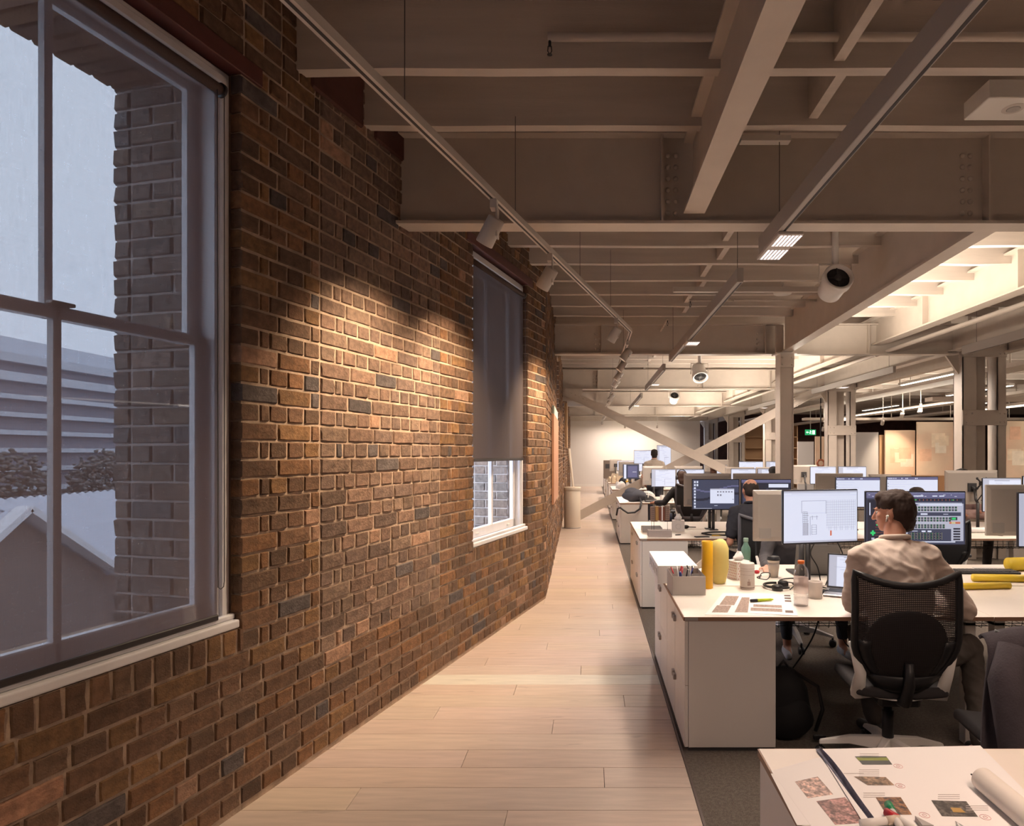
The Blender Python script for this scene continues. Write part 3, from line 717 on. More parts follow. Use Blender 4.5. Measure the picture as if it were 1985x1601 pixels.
# emergency light box, ceiling discs, air nozzles
e_ = thing('emergency_light', 'square white emergency light box under the joists at top right', 'light', (2.32, 3.63, 3.50))
MB().box(-.20, .24, -.14, .10, 0, .10).build('box', M_whitep, e_, bevel=.004)
MB().lathe([(.052,-.004),(.058,0),(.058,.002)], (.0,-.03,0), 24).build('lens_ring', M_track, e_); MB().lathe([(.03,-.007),(.035,-.004)], (.0,-.03,0), 20).build('lens', M_grey, e_)
s_ = thing('smoke_detector', 'round cream ceiling disc between luminaire and air nozzle', 'detector', at(1517, 567, 7.75))
MB().lathe([(.06,.03),(.10,.02),(.108,0),(.10,-.02),(.05,-.026)], (0,0,0), 28).build('disc', M_whitep, s_); MB().tube([(0,0,.02),(0,0,3.9-s_.location.z)], .010, 8).build('stem', M_whitep, s_)
def nozzle(label, p, r, aim, yoke=True):
    t = thing('air_nozzle', label, 'vent', p); d = Vector(aim).normalized(); q = d.to_track_quat('Z', 'Y').to_matrix().to_4x4()
    MB().lathe([(r*.55,-1.3*r),(r*.8,-1.2*r),(r*.86,-.2*r),(r*1.0,.25*r),(r*1.0,.72*r),(r*.93,.8*r),(r*.80,.72*r),(r*.76,.45*r)], (0,0,0), 32, M=q).build('nozzle_body', M_whitep, t)
    MB().lathe([(r*.77,.42*r),(r*.77,.5*r)], (0,0,0), 28, M=q).build('dark_throat', M_blk, t)
    m = MB(); 
    for k in range(2):
        a = q @ Vector((math.cos(k*1.57)*r*.75, math.sin(k*1.57)*r*.75, .55*r)); b = q @ Vector((-math.cos(k*1.57)*r*.75, -math.sin(k*1.57)*r*.75, .55*r)); m.tube([a, b], r*.05, 6)
    m.lathe([(r*.25,.5*r),(r*.25,.62*r)], (0,0,0), 16, M=q); m.build('spider', M_dgrey, t)
    if yoke:
        m = MB(); m.tube([(-r*1.08,0,-.1*r),(-r*1.08,0,r*1.25),(r*1.08,0,r*1.25),(r*1.08,0,-.1*r)], .008, 8); m.build('yoke', M_track, t)
        MB().tube([(0,0,r*1.25),(0,0,3.9-p[2])], .03, 10).build('stem', M_whitep, t)
    return t
nozzle('large white air nozzle with dark throat hanging by the steel beam', at(1619, 548, 6.1), .138, (0, -.85, .30))
nozzle('white air nozzle with spoked throat beyond the second girder', at(1356, 724, 11.6), .14, (.05, -.6, -.75))
nozzle('smaller white air nozzle farther along, tilted upward', at(1307, 770, 17.0), .135, (0, -.75, .5))

# right-hand hall: suspended trays, ducts, luminaires, screens and sign
M_board = mat('cream_pinboard', (.62,.50,.38), .8, noise=.12, nscale=1.6, col2=(.66,.44,.32)); M_bglass = mat('whiteboard', (.48,.46,.46), .3)
def boardscreen(label, px0, px1, ptop, Y, m, sheets=0, doc=None):
    x0 = (px0-1146)*Y/1270; x1 = (px1-1146)*Y/1270; zt = 1.611+(877-ptop)*Y/1270
    t = thing('display_board', label, 'board', ((x0+x1)/2, Y, 0)); w = (x1-x0)/2
    MB().box(-w, w, -.03, .03, .15, zt).build('panel', m, t, bevel=.005)
    for s in (-1, 1): MB().box(s*w-.03, s*w+.03, -.25, .25, 0, .06).box(s*w-.02, s*w+.02, -.02, .02, 0, .2).build('foot', M_grey, t)
    rr = random.Random(px0)
    for k in range(sheets):
        a = rr.uniform(-w+.05, w-.4); z = rr.uniform(1.2, zt-.5); ww = rr.uniform(.25, .4); hh = rr.uniform(.25, .4)
        MB().box(a, min(a+ww, w-.02), -.034-.001*k, -.032, z, z+hh).build('pinned_sheet', mat('sheet_%d' % (k % 3), [(.72,.60,.46),(.66,.42,.30),(.74,.66,.55)][k % 3], .8, noise=.15, nscale=6), t)
    return t
boardscreen('grey whiteboard screen left of the cream map boards', 1653, 1702, 838, 18, M_bglass)
boardscreen('narrow tan timber screen edge beside the whiteboard', 1704, 1713, 843, 18.2, mat('tan_timber', (.40,.25,.14), .6))
boardscreen('cream display board pinned with pinkish drawings', 1715, 1773, 834, 18, M_board, 5)
boardscreen('tallest cream board carrying a large pale map', 1777, 1850, 818, 17.6, M_board, 4)
boardscreen('cream map board at the right edge of the room', 1944, 2040, 816, 17.6, M_board, 4)
boardscreen('grey screen between slim column and double column', 1546, 1577, 856, 20, M_bglass)
boardscreen('cream cupboard door panel behind the hanging black cord', 1580, 1606, 846, 21, M_board)
ex_ = thing('exit_sign', 'small green illuminated exit sign above the far partitions', 'sign', at(1571, 838, 24))
MB().box(-.19,.19,-.03,.03,-.10,.10).build('sign_box', mat('sign_green', (.01,.20,.06), .5, emit=(.02,.45,.16), es=.8), ex_)
m = MB(); M_sg = mat('sign_white', (.9,1,.9), .5, emit=(.75,1,.85), es=1.6)
m.box(.06,.15,-.034,-.031,-.07,.07); m.box(-.15,-.06,-.034,-.031,-.008,.008); m.add([(-.17,-.033,0),(-.12,-.033,-.04),(-.12,-.033,.04)], [(0,1,2)])
m.ell((-.01,-.033,.055), (.016,.004,.016), 8, 6); m.bar((-.01,-.033,.035),(-.02,-.033,-.01), .02, .004, up=(0,1,0)); m.bar((-.02,-.033,-.01),(.02,-.033,-.06), .014, .004, up=(0,1,0)); m.bar((-.02,-.033,-.01),(-.05,-.033,-.05), .014, .004, up=(0,1,0)); m.bar((-.01,-.033,.03),(.035,-.033,.01), .012, .004, up=(0,1,0))
m.build('arrow_and_runner', M_sg, ex_); MB().tube([(0,0,.1),(0,0,3.9-ex_.location.z)], .015, 6).build('drop_rod', M_track, ex_)
g_ = thing('hanging_pendant', 'thin black cord with brown ring pendant before the far cupboards', 'pendant', at(1591, 895, 19))
MB().tube([(0,0,.05),(0,0,3.9-g_.location.z)], .02, 6).build('cord', M_blk, g_); MB().tube([(.10*math.cos(a*.524), 0, .10*math.sin(a*.524)-.04) for a in range(12)], .03, 6, closed=True).build('ring', mat('rust', (.25,.07,.03), .5), g_)
for i, (x0, y0, x1, y1, z, w, h) in enumerate([(6.9,5,6.9,32,3.0,.5,.07),(9,5,9,32,2.85,.4,.06),(12,5,12,32,2.95,.5,.07),(6.8,13.2,20,13.2,2.68,.3,.08),(6.8,21,20,21,2.68,.3,.08)]):
    t = thing('cable_tray', ['cream service tray nearest the double columns','second cream service tray in the right-hand hall','third cream service tray in the right-hand hall','cream cross tray in front of the display boards','cream cross tray behind the display boards'][i], 'tray', (x0, y0, z))
    MB().bar((x0,y0,z), (x1,y1,z), w, h).build('tray', M_paint, t, world=True)
    for k in range(7):
        f = (k+.5)/7; q = Vector((x0,y0,z)).lerp(Vector((x1,y1,z)), f); MB().tube([q, (q.x,q.y,3.9)], .012, 6).build('drop_rod', M_paint, t, world=True)
for i, (x, y, l) in enumerate([(7.6,9,3),(7.8,15,3),(8.6,21,3),(10.2,12,3),(10.6,18,3),(13,15,3),(13.5,21,3),(11,25,3)]):
    t = thing('strip_light', 'bright white strip light in the right-hand hall ceiling', 'light', (x, y, 3.3), group='strip lights in the right-hand hall')
    MB().box(-.07,.07,-l/2,l/2,0,.06).build('housing', M_track, t); [MB().tube([(0,q_,.05),(0,q_,.6)], .01, 6).build('drop_rod', M_track, t) for q_ in (-1, 1)]; MB().box(-.055,.055,-l/2+.02,l/2-.02,-.012,0).build('diffuser', mat('strip_diffuser', (.9,.9,.85), .5, emit=(1,.93,.80), es=3), t)
for i, (px, py, Y) in enumerate([(1750, 792, 17), (1785, 782, 16), (1712, 808, 19), (1597, 822, 22)]):
    t = thing('spotlight', 'tiny lit spotlight under the right-hand hall trays, %s' % ('above the pinned drawings board', 'above the tallest map board', 'above the grey whiteboard', 'beside the far double column')[i], 'spotlight', at(px, py, Y)); c, d = spothead(t, 0, (.1, .6, -.7))
    MB().tube([(0,0,0),(0,0,3.9-t.location.z)], .01, 6).build('drop_rod', M_track, t); lamp('SPOT', 'spot_beam', t.location+c+d*.1, 130, (1,.78,.55), target=t.location+c+d*3, spot_size=R(70), spot_blend=.8)
# ================================================================ FURNITURE
def D(px, py, z=.725): Y = (1.611-z)*1270/(py-877); return Vector(((px-1146)*Y/1270, Y, z))
DH = .725
def desk(label, x0, x1, y0, y1, group=None, tag_plate=False, full=True, tray=True):
    """two tops back to back on one steel frame"""
    t = thing('bench_desk', label, 'desk', ((x0+x1)/2, (y0+y1)/2, 0), group=group); cx, cy = t.location.x, t.location.y; w = (x1-x0)/2; d = (y1-y0)/2
    for nm, a, b, e in (('near', -d, -.012, -d), ('far', .012, d, d)):
        tp = MB().box(-w+.001, w-.001, a, b, DH-.022, DH).build('desktop', [M_top], t, bevel=.0015)
        s = -1 if nm == 'near' else 1
        MB().box(-w+.001, w-.001, min(s*d, s*d+s*.0025), max(s*d, s*d+s*.0025), DH-.021, DH-.001).build('edge_band', M_edge, tp)
    if x0 < .6:
        MB().box(-w-.0025, -w+.001, -d, d, DH-.021, DH-.001).build('edge_band', M_edge, t)
    if full:
        for sx in ((-1, 1) if x0 > .6 else (1,)):
            m = MB(); X = sx*(w-.08); m.box(X-.03, X+.03, -d+.08, -d+.14, 0, DH-.05); m.box(X-.03, X+.03, d-.14, d-.08, 0, DH-.05); m.box(X-.03, X+.03, -d+.08, d-.08, DH-.07, DH-.023); m.build('leg_frame', M_whitep, t, bevel=.003)
        m = MB(); m.box(-w+.55 if x0 < .6 else -w+.1, w-.1, -.22, -.20, DH-.07, DH-.03); m.box(-w+.55 if x0 < .6 else -w+.1, w-.1, .20, .22, DH-.07, DH-.03); m.build('crossbar', M_grey, t)
        m = MB(); X0 = -w+.5 if x0 < .6 else -w+.1
        for y_ in (-.40, -.34, -.28):
            m.tube([(X0, y_, DH-.16), (w-.1, y_, DH-.16)], .0025, 4)
        for y_ in (-.46, -.24): m.tube([(X0, y_, DH-.05), (w-.1, y_, DH-.05)], .0025, 4); m.tube([(X0, y_, DH-.11), (w-.1, y_, DH-.11)], .0025, 4)
        k = X0
        while k < w-.1: m.tube([(k, -.46, DH-.05), (k, -.44, DH-.16), (k, -.26, DH-.16), (k, -.24, DH-.05)], .002, 4); k += .06
        if tray: m.build('wire_cable_tray', M_blk, t)
    if tag_plate:
        MB().box(-w+.004, -w+.075, -d-.004, -d-.0025, DH-.019, DH-.003).build('number_plate', M_grey, t)
    return t
def cabinet(label, x0, y0, y1, group=None):
    t = thing('drawer_cabinet', label, 'cabinet', (x0+.25, (y0+y1)/2, 0), group=group); d = (y1-y0)/2-.002; H = DH-.023
    MB().box(-.225, .24, -d+.01, d-.01, .0, .02).build('plinth', M_dgrey, t)
    MB().box(-.225, .245, -d, d, .02, H).build('carcass', M_white, t, bevel=.002)
    z1 = .355
    for (a, b, s) in ((-d, -.0015, -1), (.0015, d, 1)):
        for (z0, zz) in ((.022, z1-.0015), (z1+.0015, H-.002)):
            f = MB().box(-.246, -.227, a+.001, b-.001, z0, zz).build('drawer_front', M_white, t, bevel=.002)
            yy = -.035 if s < 0 else .035; zh = zz-.075
            MB().box(-.262, -.246, yy-.02, yy+.02, zh-.016, zh+.016).build('handle', M_grey, f, bevel=.002)
    return t
ROW = [(.31, 1.96), (3.53, 5.18), (6.74, 8.39), (11.5, 13.15), (15.65, 17.25), (18.9, 20.5), (22.1, 23.7), (25.3, 26.9)]
rn = ['nearest', 'second', 'third', 'fourth', 'fifth', 'sixth', 'seventh', 'eighth']
xs = [.5, 2.17, 3.77, 5.37]
for r, (a, b) in enumerate(ROW):
    nx = [2, 3, 3, 3, 2, 2, 1, 1][r]; off = 0
    for k in range(nx):
        lab = 'white bench desk with brown edge, %s desk row from the camera, %s along it' % (rn[r], ('walkway end', 'next inward', 'inner end')[k])
        desk(lab, xs[k]+.002*k, xs[k+1], a, b, 'white bench desks in rows', tag_plate=(k == 0 and r < 3), full=True, tray=(r < 4))
    c = (a+b)/2
    for q, (p, s) in enumerate(((a, c), (c, b))):
        cabinet('white drawer cabinet at the walkway end of the %s desk row, %s half' % (rn[r], ('near', 'far')[q]), .5, p, s, 'white cabinets along the walkway')

# ---------------- screens
E_WHITE = mat('screen_white', (.15,.15,.16), .3, emit=(.66,.70,.86), es=1.0); E_LINE = mat('screen_line', (.1,.1,.12), .4, emit=(.20,.21,.27), es=.9)
E_GREY = mat('screen_pale_grey', (.15,.15,.16), .4, emit=(.46,.48,.60), es=.9); E_DARK = mat('screen_dark', (.02,.02,.03), .3, emit=(.055,.06,.10), es=1.0)
E_DARK2 = mat('screen_darker', (.02,.02,.03), .3, emit=(.022,.022,.035), es=1.0); E_NAVY = mat('screen_bar', (.05,.05,.1), .3, emit=(.12,.12,.22), es=1)
E_GREEN = mat('screen_green', (0,.4,.1), .4, emit=(.05,.42,.14), es=1); E_YEL = mat('screen_yellow', (.4,.4,.2), .4, emit=(.42,.42,.25), es=1); E_RED = mat('screen_red', (.4,.1,.05), .4, emit=(.42,.14,.09), es=1)
SCR = [E_WHITE, E_LINE, E_GREY, E_DARK, E_DARK2, E_NAVY, E_GREEN, E_YEL, E_RED]
M_bezel = mat('monitor_bezel', (.02,.02,.03), .35); M_mback = mat('monitor_back', (.47,.42,.38), .38, metal=.15)
def screen_mesh(style, w, h, seed):
    m = MB(); rr = random.Random(seed)
    def R_(x0, x1, z0, z1, c, lv=1):   # fractions, z from top
        m.mi = c; y = -.0012*lv; X = lambda u: -w/2+u*w; Z = lambda v: h/2-v*h
        m.quad((X(x0), y, Z(z1)), (X(x1), y, Z(z1)), (X(x1), y, Z(z0)), (X(x0), y, Z(z0)))
    if style == 'white':
        R_(0, 1, 0, 1, 0, 0); R_(0, 1, 0, .05, 2); R_(.3, .7, .06, .075, 1, 2)
        if seed % 2: R_(0, .16, .05, 1, 2)
        for k in range(9): a = rr.uniform(.1, .6); z = .14+.08*k; R_(a, a+rr.uniform(.08, .35), z, z+.006, 1)
        R_(.55, .56, .55, .9, 1); R_(.55, .85, .55, .56, 1)
    elif style == 'whitebar':
        R_(0, 1, 0, 1, 0, 0); R_(0, 1, 0, .09, 5)
        for u in (.02,.05,.08,.12,.16,.28,.36,.39,.55,.58): R_(u, u+.02, .025, .06, 0, 2)
        for k in range(9): z = .16+.085*k; R_(.02, .02+rr.uniform(.3, .6), z, z+.005, 2)
        for k in range(6): R_(.01, .025, .2+.1*k, .23+.1*k, 1)
    elif style == 'plan':
        R_(0, 1, 0, 1, 0, 0); R_(0, 1, 0, .035, 2); R_(0, 1, .085, .088, 2); R_(.1, .9, .05, .056, 2)
        R_(0, 1, .965, 1, 2)
        R_(.235, .57, .19, .196, 1); R_(.235, .24, .19, .43, 1); R_(.565, .57, .19, .45, 1); R_(.30, .57, .43, .435, 2)
        for k in range(16):
            u = .58+.026*k; R_(u, u+.006, .18, .78 if k % 3 else .7, 2)
        for k in range(11): z = .22+.05*k; R_(.57, .97, z, z+.006, 2)
        for k in range(13): z = .40+.036*k; R_(.25, .31+.01*(k % 3), z, z+.007, 1)
        for k in range(4): u = .25+.022*k; R_(u, u+.004, .40, .86, 1)
        R_(.25, .33, .62, .86, 2)
        R_(.35, .46, .50, .505, 1); R_(.38, .385, .48, .56, 1); R_(.44, .445, .48, .56, 1); R_(.35, .355, .50, .86, 1)
        for k in range(5): R_(.37, .44, .66+.045*k, .665+.045*k, 1)
        R_(.37, .375, .66, .85, 1); R_(.435, .44, .66, .85, 1)
        R_(.622, .645, .78, .88, 8, 2)
    elif style == 'cad':
        R_(0, 1, 0, 1, 3, 0); R_(0, 1, 0, .11, 5); R_(0, 1, .0, .02, 2)
        for k in range(24):
            u = .02+.038*k; 
            if rr.random() < .7: R_(u, u+rr.uniform(.008, .025), .04+.03*(k % 2), .055+.03*(k % 2), 2, 2)
        for a in (.48, .53, .67, .74): R_(a, a+.05, .06, .08, 0, 2)
        R_(.01, .40, .14, .94, 4)
        for u in (.10, .13, .16, .19, .25): R_(u, u+.003, .14, .36, 8, 2)
        R_(.03, .04, .20, .44, 0, 2); R_(.09, .10, .3, .52, 2, 2); R_(.16, .27, .31, .325, 0, 2)
        for k in range(8): R_(.09, .26, .50+.055*k, .503+.055*k, 8, 2)
        R_(.10, .16, .61, .64, 6, 3); R_(.04, .09, .76, .80, 6, 3); R_(.055, .075, .73, .83, 6, 3); R_(.05, .08, .87, .91, 2, 3); R_(.22, .223, .5, .92, 2, 3)
        R_(.40, .985, .215, .93, 2, 1); R_(.44, .97, .20, .212, 0, 2)
        R_(.42, .52, .225, .25, 5, 2); R_(.54, .97, .225, .25, 0, 2)
        R_(.42, .96, .38, .45, 3, 2); R_(.55, .62, .40, .43, 0, 3); R_(.78, .83, .41, .42, 0, 3)
        R_(.42, .86, .70, .93, 3, 2); R_(.56, .60, .73, .76, 0, 3); R_(.62, .66, .73, .76, 0, 3); R_(.42, .52, .735, .745, 0, 3)
        for (z, n) in ((.27, 16), (.32, 16), (.475, 14), (.52, 14), (.61, 12), (.65, 12), (.77, 11), (.82, 11), (.86, 11)):
            for k in range(n): u = .43+.031*k; R_(u, u+.022, z, z+.036, 4, 4); R_(u+.023, u+.025, z-.003, z+.04, 7, 5); R_(u+.007, u+.014, z+.012, z+.02, 6 if k % 2 else 2, 5)
        R_(.85, .92, .47, .53, 4, 4); R_(.865, .905, .48, .52, 6, 5); R_(.84, .95, .56, .60, 8, 4); R_(.86, .90, .565, .595, 7, 5)
        for k in range(5): R_(.88, .95, .68+.05*k, .71+.05*k, 4, 4)
        R_(.40, .9, .935, .955, 0, 4)
        R_(.44, .97, .125, .165, 4, 2)
        for k in range(12): u = .50+.038*k; R_(u, u+.004, .13, .16, 8, 3)
        R_(.47, .51, .135, .15, 6, 4); R_(.86, .89, .14, .15, 6, 4)
    elif style == 'desktop':
        R_(0, 1, 0, 1, 3, 0)
        vs = []
        for k in range(12): u0 = k/12; R_(u0, u0+1/12, .28+.10*math.sin(k*.45), .33+.10*math.sin(k*.45), 5); R_(u0, u0+1/12, .52+.12*math.sin(k*.4+1), .6+.12*math.sin(k*.4+1), 4)
        for c in range(2):
            for k in range(9):
                if c == 0 or k < 2: R_(.03+.055*c, .065+.055*c, .04+.105*k, .11+.105*k, 0, 2)
        R_(.38, .90, .30, .80, 0, 2); R_(.38, .90, .30, .34, 2, 3)
        for k in range(6): R_(.53+.06*k, .565+.06*k, .385, .43, 1, 3)
        for k in range(2): R_(.53+.06*k, .565+.06*k, .49, .55, 1, 3)
        R_(.86, .89, .65, .67, 1, 3); R_(.47, .54, .87, .885, 0, 2); R_(.03, .42, .965, .98, 2, 2)
    elif style == 'dark':
        R_(0, 1, 0, 1, 4, 0); R_(0, 1, 0, .1, 5); R_(.03, .1, .1, .95, 3); R_(.55, .95, .14, .26, 0, 2); R_(.5, .55, .3, .8, 3, 2)
        for k in range(7): R_(.6, .6+rr.uniform(.1, .3), .34+.08*k, .355+.08*k, 2, 2)
    elif style == 'navy':
        R_(0, 1, 0, 1, 3, 0); R_(.05, .2, .0, 1, 0, 1); R_(.3, .9, .1, .9, 5, 1); R_(.6, .85, .5, .55, 2, 2)
    return m
def monitor(label, cx, cy, cz, w, h, yaw, style, base=True, seed=1, dz=DH, arm=False, back=False, group=None):
    """the panel faces -y at yaw 0; stands (or hangs on its arm) on the desk below"""
    t = thing('monitor', label, 'monitor', (cx, cy, dz), yaw, group); z = cz-dz
    MT = Matrix.Translation((0, 0, z))
    m = MB(); m.box(-w/2, w/2, -.008, .012, z-h/2, z+h/2); m.build('casing', M_mback if back else M_bezel, t, bevel=.004)
    if back: 
        m = MB(); m.add([(-w/2+.004,.012,z-h/2+.004),(w/2-.004,.012,z-h/2+.004),(w/2-.004,.012,z+h/2-.004),(-w/2+.004,.012,z+h/2-.004),(-w/2+.03,.020,z-h/2+.03),(w/2-.03,.020,z-h/2+.03),(w/2-.03,.020,z+h/2-.03),(-w/2+.03,.020,z+h/2-.03)], [(0,1,5,4),(1,2,6,5),(2,3,7,6),(3,0,4,7),(4,5,6,7)]); m.smooth = True
        m.build('back_shell', M_mback, t)
        MB().box(w/2-.12,w/2-.04,.0195,.022,z-h/2+.02,z-h/2+.09).build('port_recess', M_grey, t)
        for q_ in (-.12,-.10): MB().lathe([(.006,0),(.006,.002)], (q_+.0,.0205,z-h/2+.055), 10, M=Matrix.Rotation(R(-90), 4, 'X')).build('port', M_grey, t)
    else: MB().box(-w/2+.03, w/2-.03, .010, .028, z-h/2+.03, z+h/2-.03).build('back_shell', M_bezel, t, bevel=.008)
    s = screen_mesh(style, w-.014, h-.016, seed).build('screen', SCR, t); s.data.transform(MT@Matrix.Translation((0,-.0085,0)))
    if not back: MB().box(-w/2, w/2, -.0095, -.008, z-h/2, z-h/2+.010).build('chin', M_bezel, t)
    m = MB(); 
    if arm:
        m.tube([(0,.03,z),(0,.08,z-.02)], .018, 8); m.tube([(0,.08,z-.02),(.01,.12,z-.14),(.0,.14,.30)], .016, 8); m.tube([(0,.14,.30),(0,.14,0)], .018, 10); m.cbox((0,.03,z), (.10,.012,.10)); m.build('stand_arm', M_dgrey, t); MB().box(-.05,.05,.09,.17,0,.012).build('desk_clamp', M_dgrey, t, bevel=.002)
    else:
        m.box(-.045,.045,.03,.045,.01,z); m.build('stand', M_alu, t, bevel=.003); MB().box(-.12,.12,-.06,.14,0,.010).build('stand_base', M_alu, t, bevel=.004)
    return t
# second row, near side: the pair in front of the seated man, and across
monitor('wide monitor showing a pale floor plan, left of the man in beige', 1.475, 4.22, 1.20, .545, .345, R(14), 'plan', arm=True, seed=2)
monitor('wide monitor showing dark drafting windows behind the beige-shirted man', 2.045, 4.14, 1.195, .625, .345, R(-2), 'cad', arm=True, seed=3)
monitor('grey monitor back just left of the floor plan screen', 1.40, 4.50, 1.178, .58, .35, R(180), 'white', arm=True, back=True)
monitor('grey monitor back at the right edge, in line with the beige-shirted man', 2.98, 4.50, 1.215, .55, .35, R(180), 'white', arm=True, back=True)
monitor('pale screen cut by the right edge of the frame', 2.955, 4.10, 1.19, .58, .345, R(0), 'white', arm=True, seed=5)
# third row
monitor('monitor showing a dark desktop with icon column and white window', 1.395, 7.35, 1.14, .53, .345, 0, 'desktop', arm=True)
monitor('dark-screened monitor partly hidden by the man in the dark polo', 1.96, 7.35, 1.14, .56, .345, R(-2), 'dark', arm=True)
monitor('cream monitor back behind the dark desktop screen', 1.37, 7.72, 1.17, .56, .39, R(180), 'white', back=True, arm=True)
monitor('cream monitor back behind the dark-polo man', 1.95, 7.72, 1.17, .56, .39, R(180), 'white', back=True, arm=True)
monitor('white screen with dark toolbar above the floor plan monitor', 2.99, 7.35, 1.165, .51, .345, R(2), 'whitebar', arm=True, seed=7)
monitor('white screen with violet top bar above the drafting monitor', 3.60, 7.35, 1.17, .57, .345, R(-2), 'whitebar', arm=True, seed=8)
monitor('grey monitor back left of the toolbar screens in the third row', 2.92, 7.72, 1.17, .56, .39, R(180), 'white', back=True, arm=True)
monitor('second grey monitor back behind the toolbar screens', 3.52, 7.72, 1.17, .50, .37, R(180), 'white', back=True, arm=True)
monitor('large cream monitor back with black arm bracket, below the double column', 4.49, 7.75, 1.20, .62, .40, R(180), 'white', back=True, arm=True)
monitor('pale screen turned slightly right of the cream bracketed monitor', 4.56, 7.28, 1.14, .42, .38, R(-4), 'white', arm=True, seed=9)
monitor('pale screen at right edge beyond the turned pale screen', 5.02, 7.28, 1.16, .46, .38, R(0), 'white', arm=True, seed=10)
# black bracket on the cream back
b_ = thing('monitor_bracket', 'black four-armed bracket on the cream monitor back', 'bracket', at(1903, 937, 7.60))
m = MB()
for sx in (-1, 1):
    for sz in (-1, 1): m.tube([(0,0,0),(sx*.05,0,sz*.055)], .009, 6); m.ell((sx*.052,0,sz*.057), (.016,.008,.016), 8, 6)
m.cbox((0,0,0), (.05,.03,.05)); m.build('bracket_arms', M_blk, b_)
MB().tube([(0,0,-.03),(.01,0,-.12),(-.05,.01,-.21)], .006, 6).tube([(.02,0,-.03),(.05,0,-.14),(0,.01,-.20)], .005, 6).build('cable', M_blk, b_)
# fourth row
monitor('white screen with a drawing beside the long-haired woman', 1.335, 12.1, 1.14, .45, .33, 0, 'white', arm=True, seed=11)
monitor('white screen behind the long-haired woman', 1.83, 12.1, 1.14, .51, .33, 0, 'white', arm=True, seed=12)
monitor('pale monitor back peeking left of the woman screens', 1.18, 12.5, 1.17, .40, .36, R(180), 'white', back=True, arm=True)
monitor('pale monitor back above the woman, fourth row', 1.85, 12.5, 1.17, .54, .36, R(180), 'white', back=True, arm=True)
for i, (x, y, w, st_, bk) in enumerate([(2.81,12.1,.46,'white',0),(3.30,12.1,.46,'white',0),(2.83,12.5,.56,'white',1),(3.42,12.5,.56,'white',1),(4.28,12.1,.48,'white',0),(4.82,12.1,.52,'white',0),(4.05,12.5,.5,'white',1)]):
    lab = ['white screen edge above the dark-polo man, left one', 'white screen edge above the dark-polo man, right one', 'cream monitor back above the dark-polo man, left one', 'cream monitor back above the dark-polo man, right one',
           'white screen left of the nearer double column foot', 'white screen right of the far double column foot', 'grey monitor back beside the slim column, fourth row'][i]
    monitor(lab, x, y, 1.19 if i > 3 else 1.15, w, .33 if not bk else .36, R(180) if bk else 0, st_, arm=True, back=bool(bk), seed=20+i)
# fifth row and beyond
M5 = [('landscape screen beside the standing man, left of him', 1.28, 16.2, 1.50, .45, .34, 'white', 0), ('tall portrait screen at the standing man’s right', 1.80, 16.2, 1.52, .35, .54, 'white', 0),
      ('white screen below the crossing of the braces', 3.15, 16.2, 1.13, .42, .34, 'white', 0), ('dark-topped monitor back right of the brace crossing', 3.2, 16.7, 1.28, .62, .30, 'white', 1),
      ('long white screen behind the black-haired head', 3.95, 16.2, 1.22, .60, .34, 'white', 0), ('second long white screen behind the slim column', 4.62, 16.2, 1.22, .60, .34, 'white', 0),
      ('navy screen on the fifth desk row beside the walkway', .98, 16.15, 1.14, .40, .36, 'navy', 0), ('grey monitor back over the navy screen', .95, 16.6, 1.20, .52, .36, 'white', 1),
      ('white screen on the sixth desk row', 1.02, 19.4, 1.22, .50, .30, 'white', 0), ('dark monitor edge on the sixth desk row', .74, 19.9, 1.22, .36, .36, 'dark', 1), ('second white screen on the sixth desk row', 1.45, 19.4, 1.20, .36, .30, 'white', 0)]
for i, (l, x, y, z, w, h, s_, bk) in enumerate(M5): monitor(l.replace('’s', ''), x, y, z, w, h, R(180) if bk else 0, s_, arm=True, back=bool(bk), seed=40+i)
for i, (x, y) in enumerate([(5.9,18.5),(7.0,18.5),(8.1,18.5),(6.6,14.6),(7.8,14.6)]): pass

# ---------------- office chairs
def net_material():
    m = mat('chair_net', (.018,.013,.014), .7); n = m.node_tree.nodes; L = m.node_tree.links; o = n['Material Output']; p = n['Principled BSDF']
    tcx = n.new('ShaderNodeTexCoord'); sp = n.new('ShaderNodeSeparateXYZ'); L.new(tcx.outputs['Object'], sp.inputs[0])
    def band(out, f, th):
        a = n.new('ShaderNodeMath'); a.operation = 'MULTIPLY'; a.inputs[1].default_value = f; L.new(out, a.inputs[0])
        b = n.new('ShaderNodeMath'); b.operation = 'SINE'; L.new(a.outputs[0], b.inputs[0])
        c = n.new('ShaderNodeMath'); c.operation = 'GREATER_THAN'; c.inputs[1].default_value = th; L.new(b.outputs[0], c.inputs[0]); return c.outputs[0]
    a = band(sp.outputs['Z'], 2*math.pi/.0085, -.62); b = band(sp.outputs['X'], 2*math.pi/.009, .55)
    mx = n.new('ShaderNodeMath'); mx.operation = 'MAXIMUM'; L.new(a, mx.inputs[0]); L.new(b, mx.inputs[1])
    t = n.new('ShaderNodeBsdfTransparent'); s = n.new('ShaderNodeMixShader'); L.new(mx.outputs[0], s.inputs[0]); L.new(t.outputs[0], s.inputs[1]); L.new(p.outputs[0], s.inputs[2]); L.new(s.outputs[0], o.inputs['Surface'])
    return m
M_net = net_material()
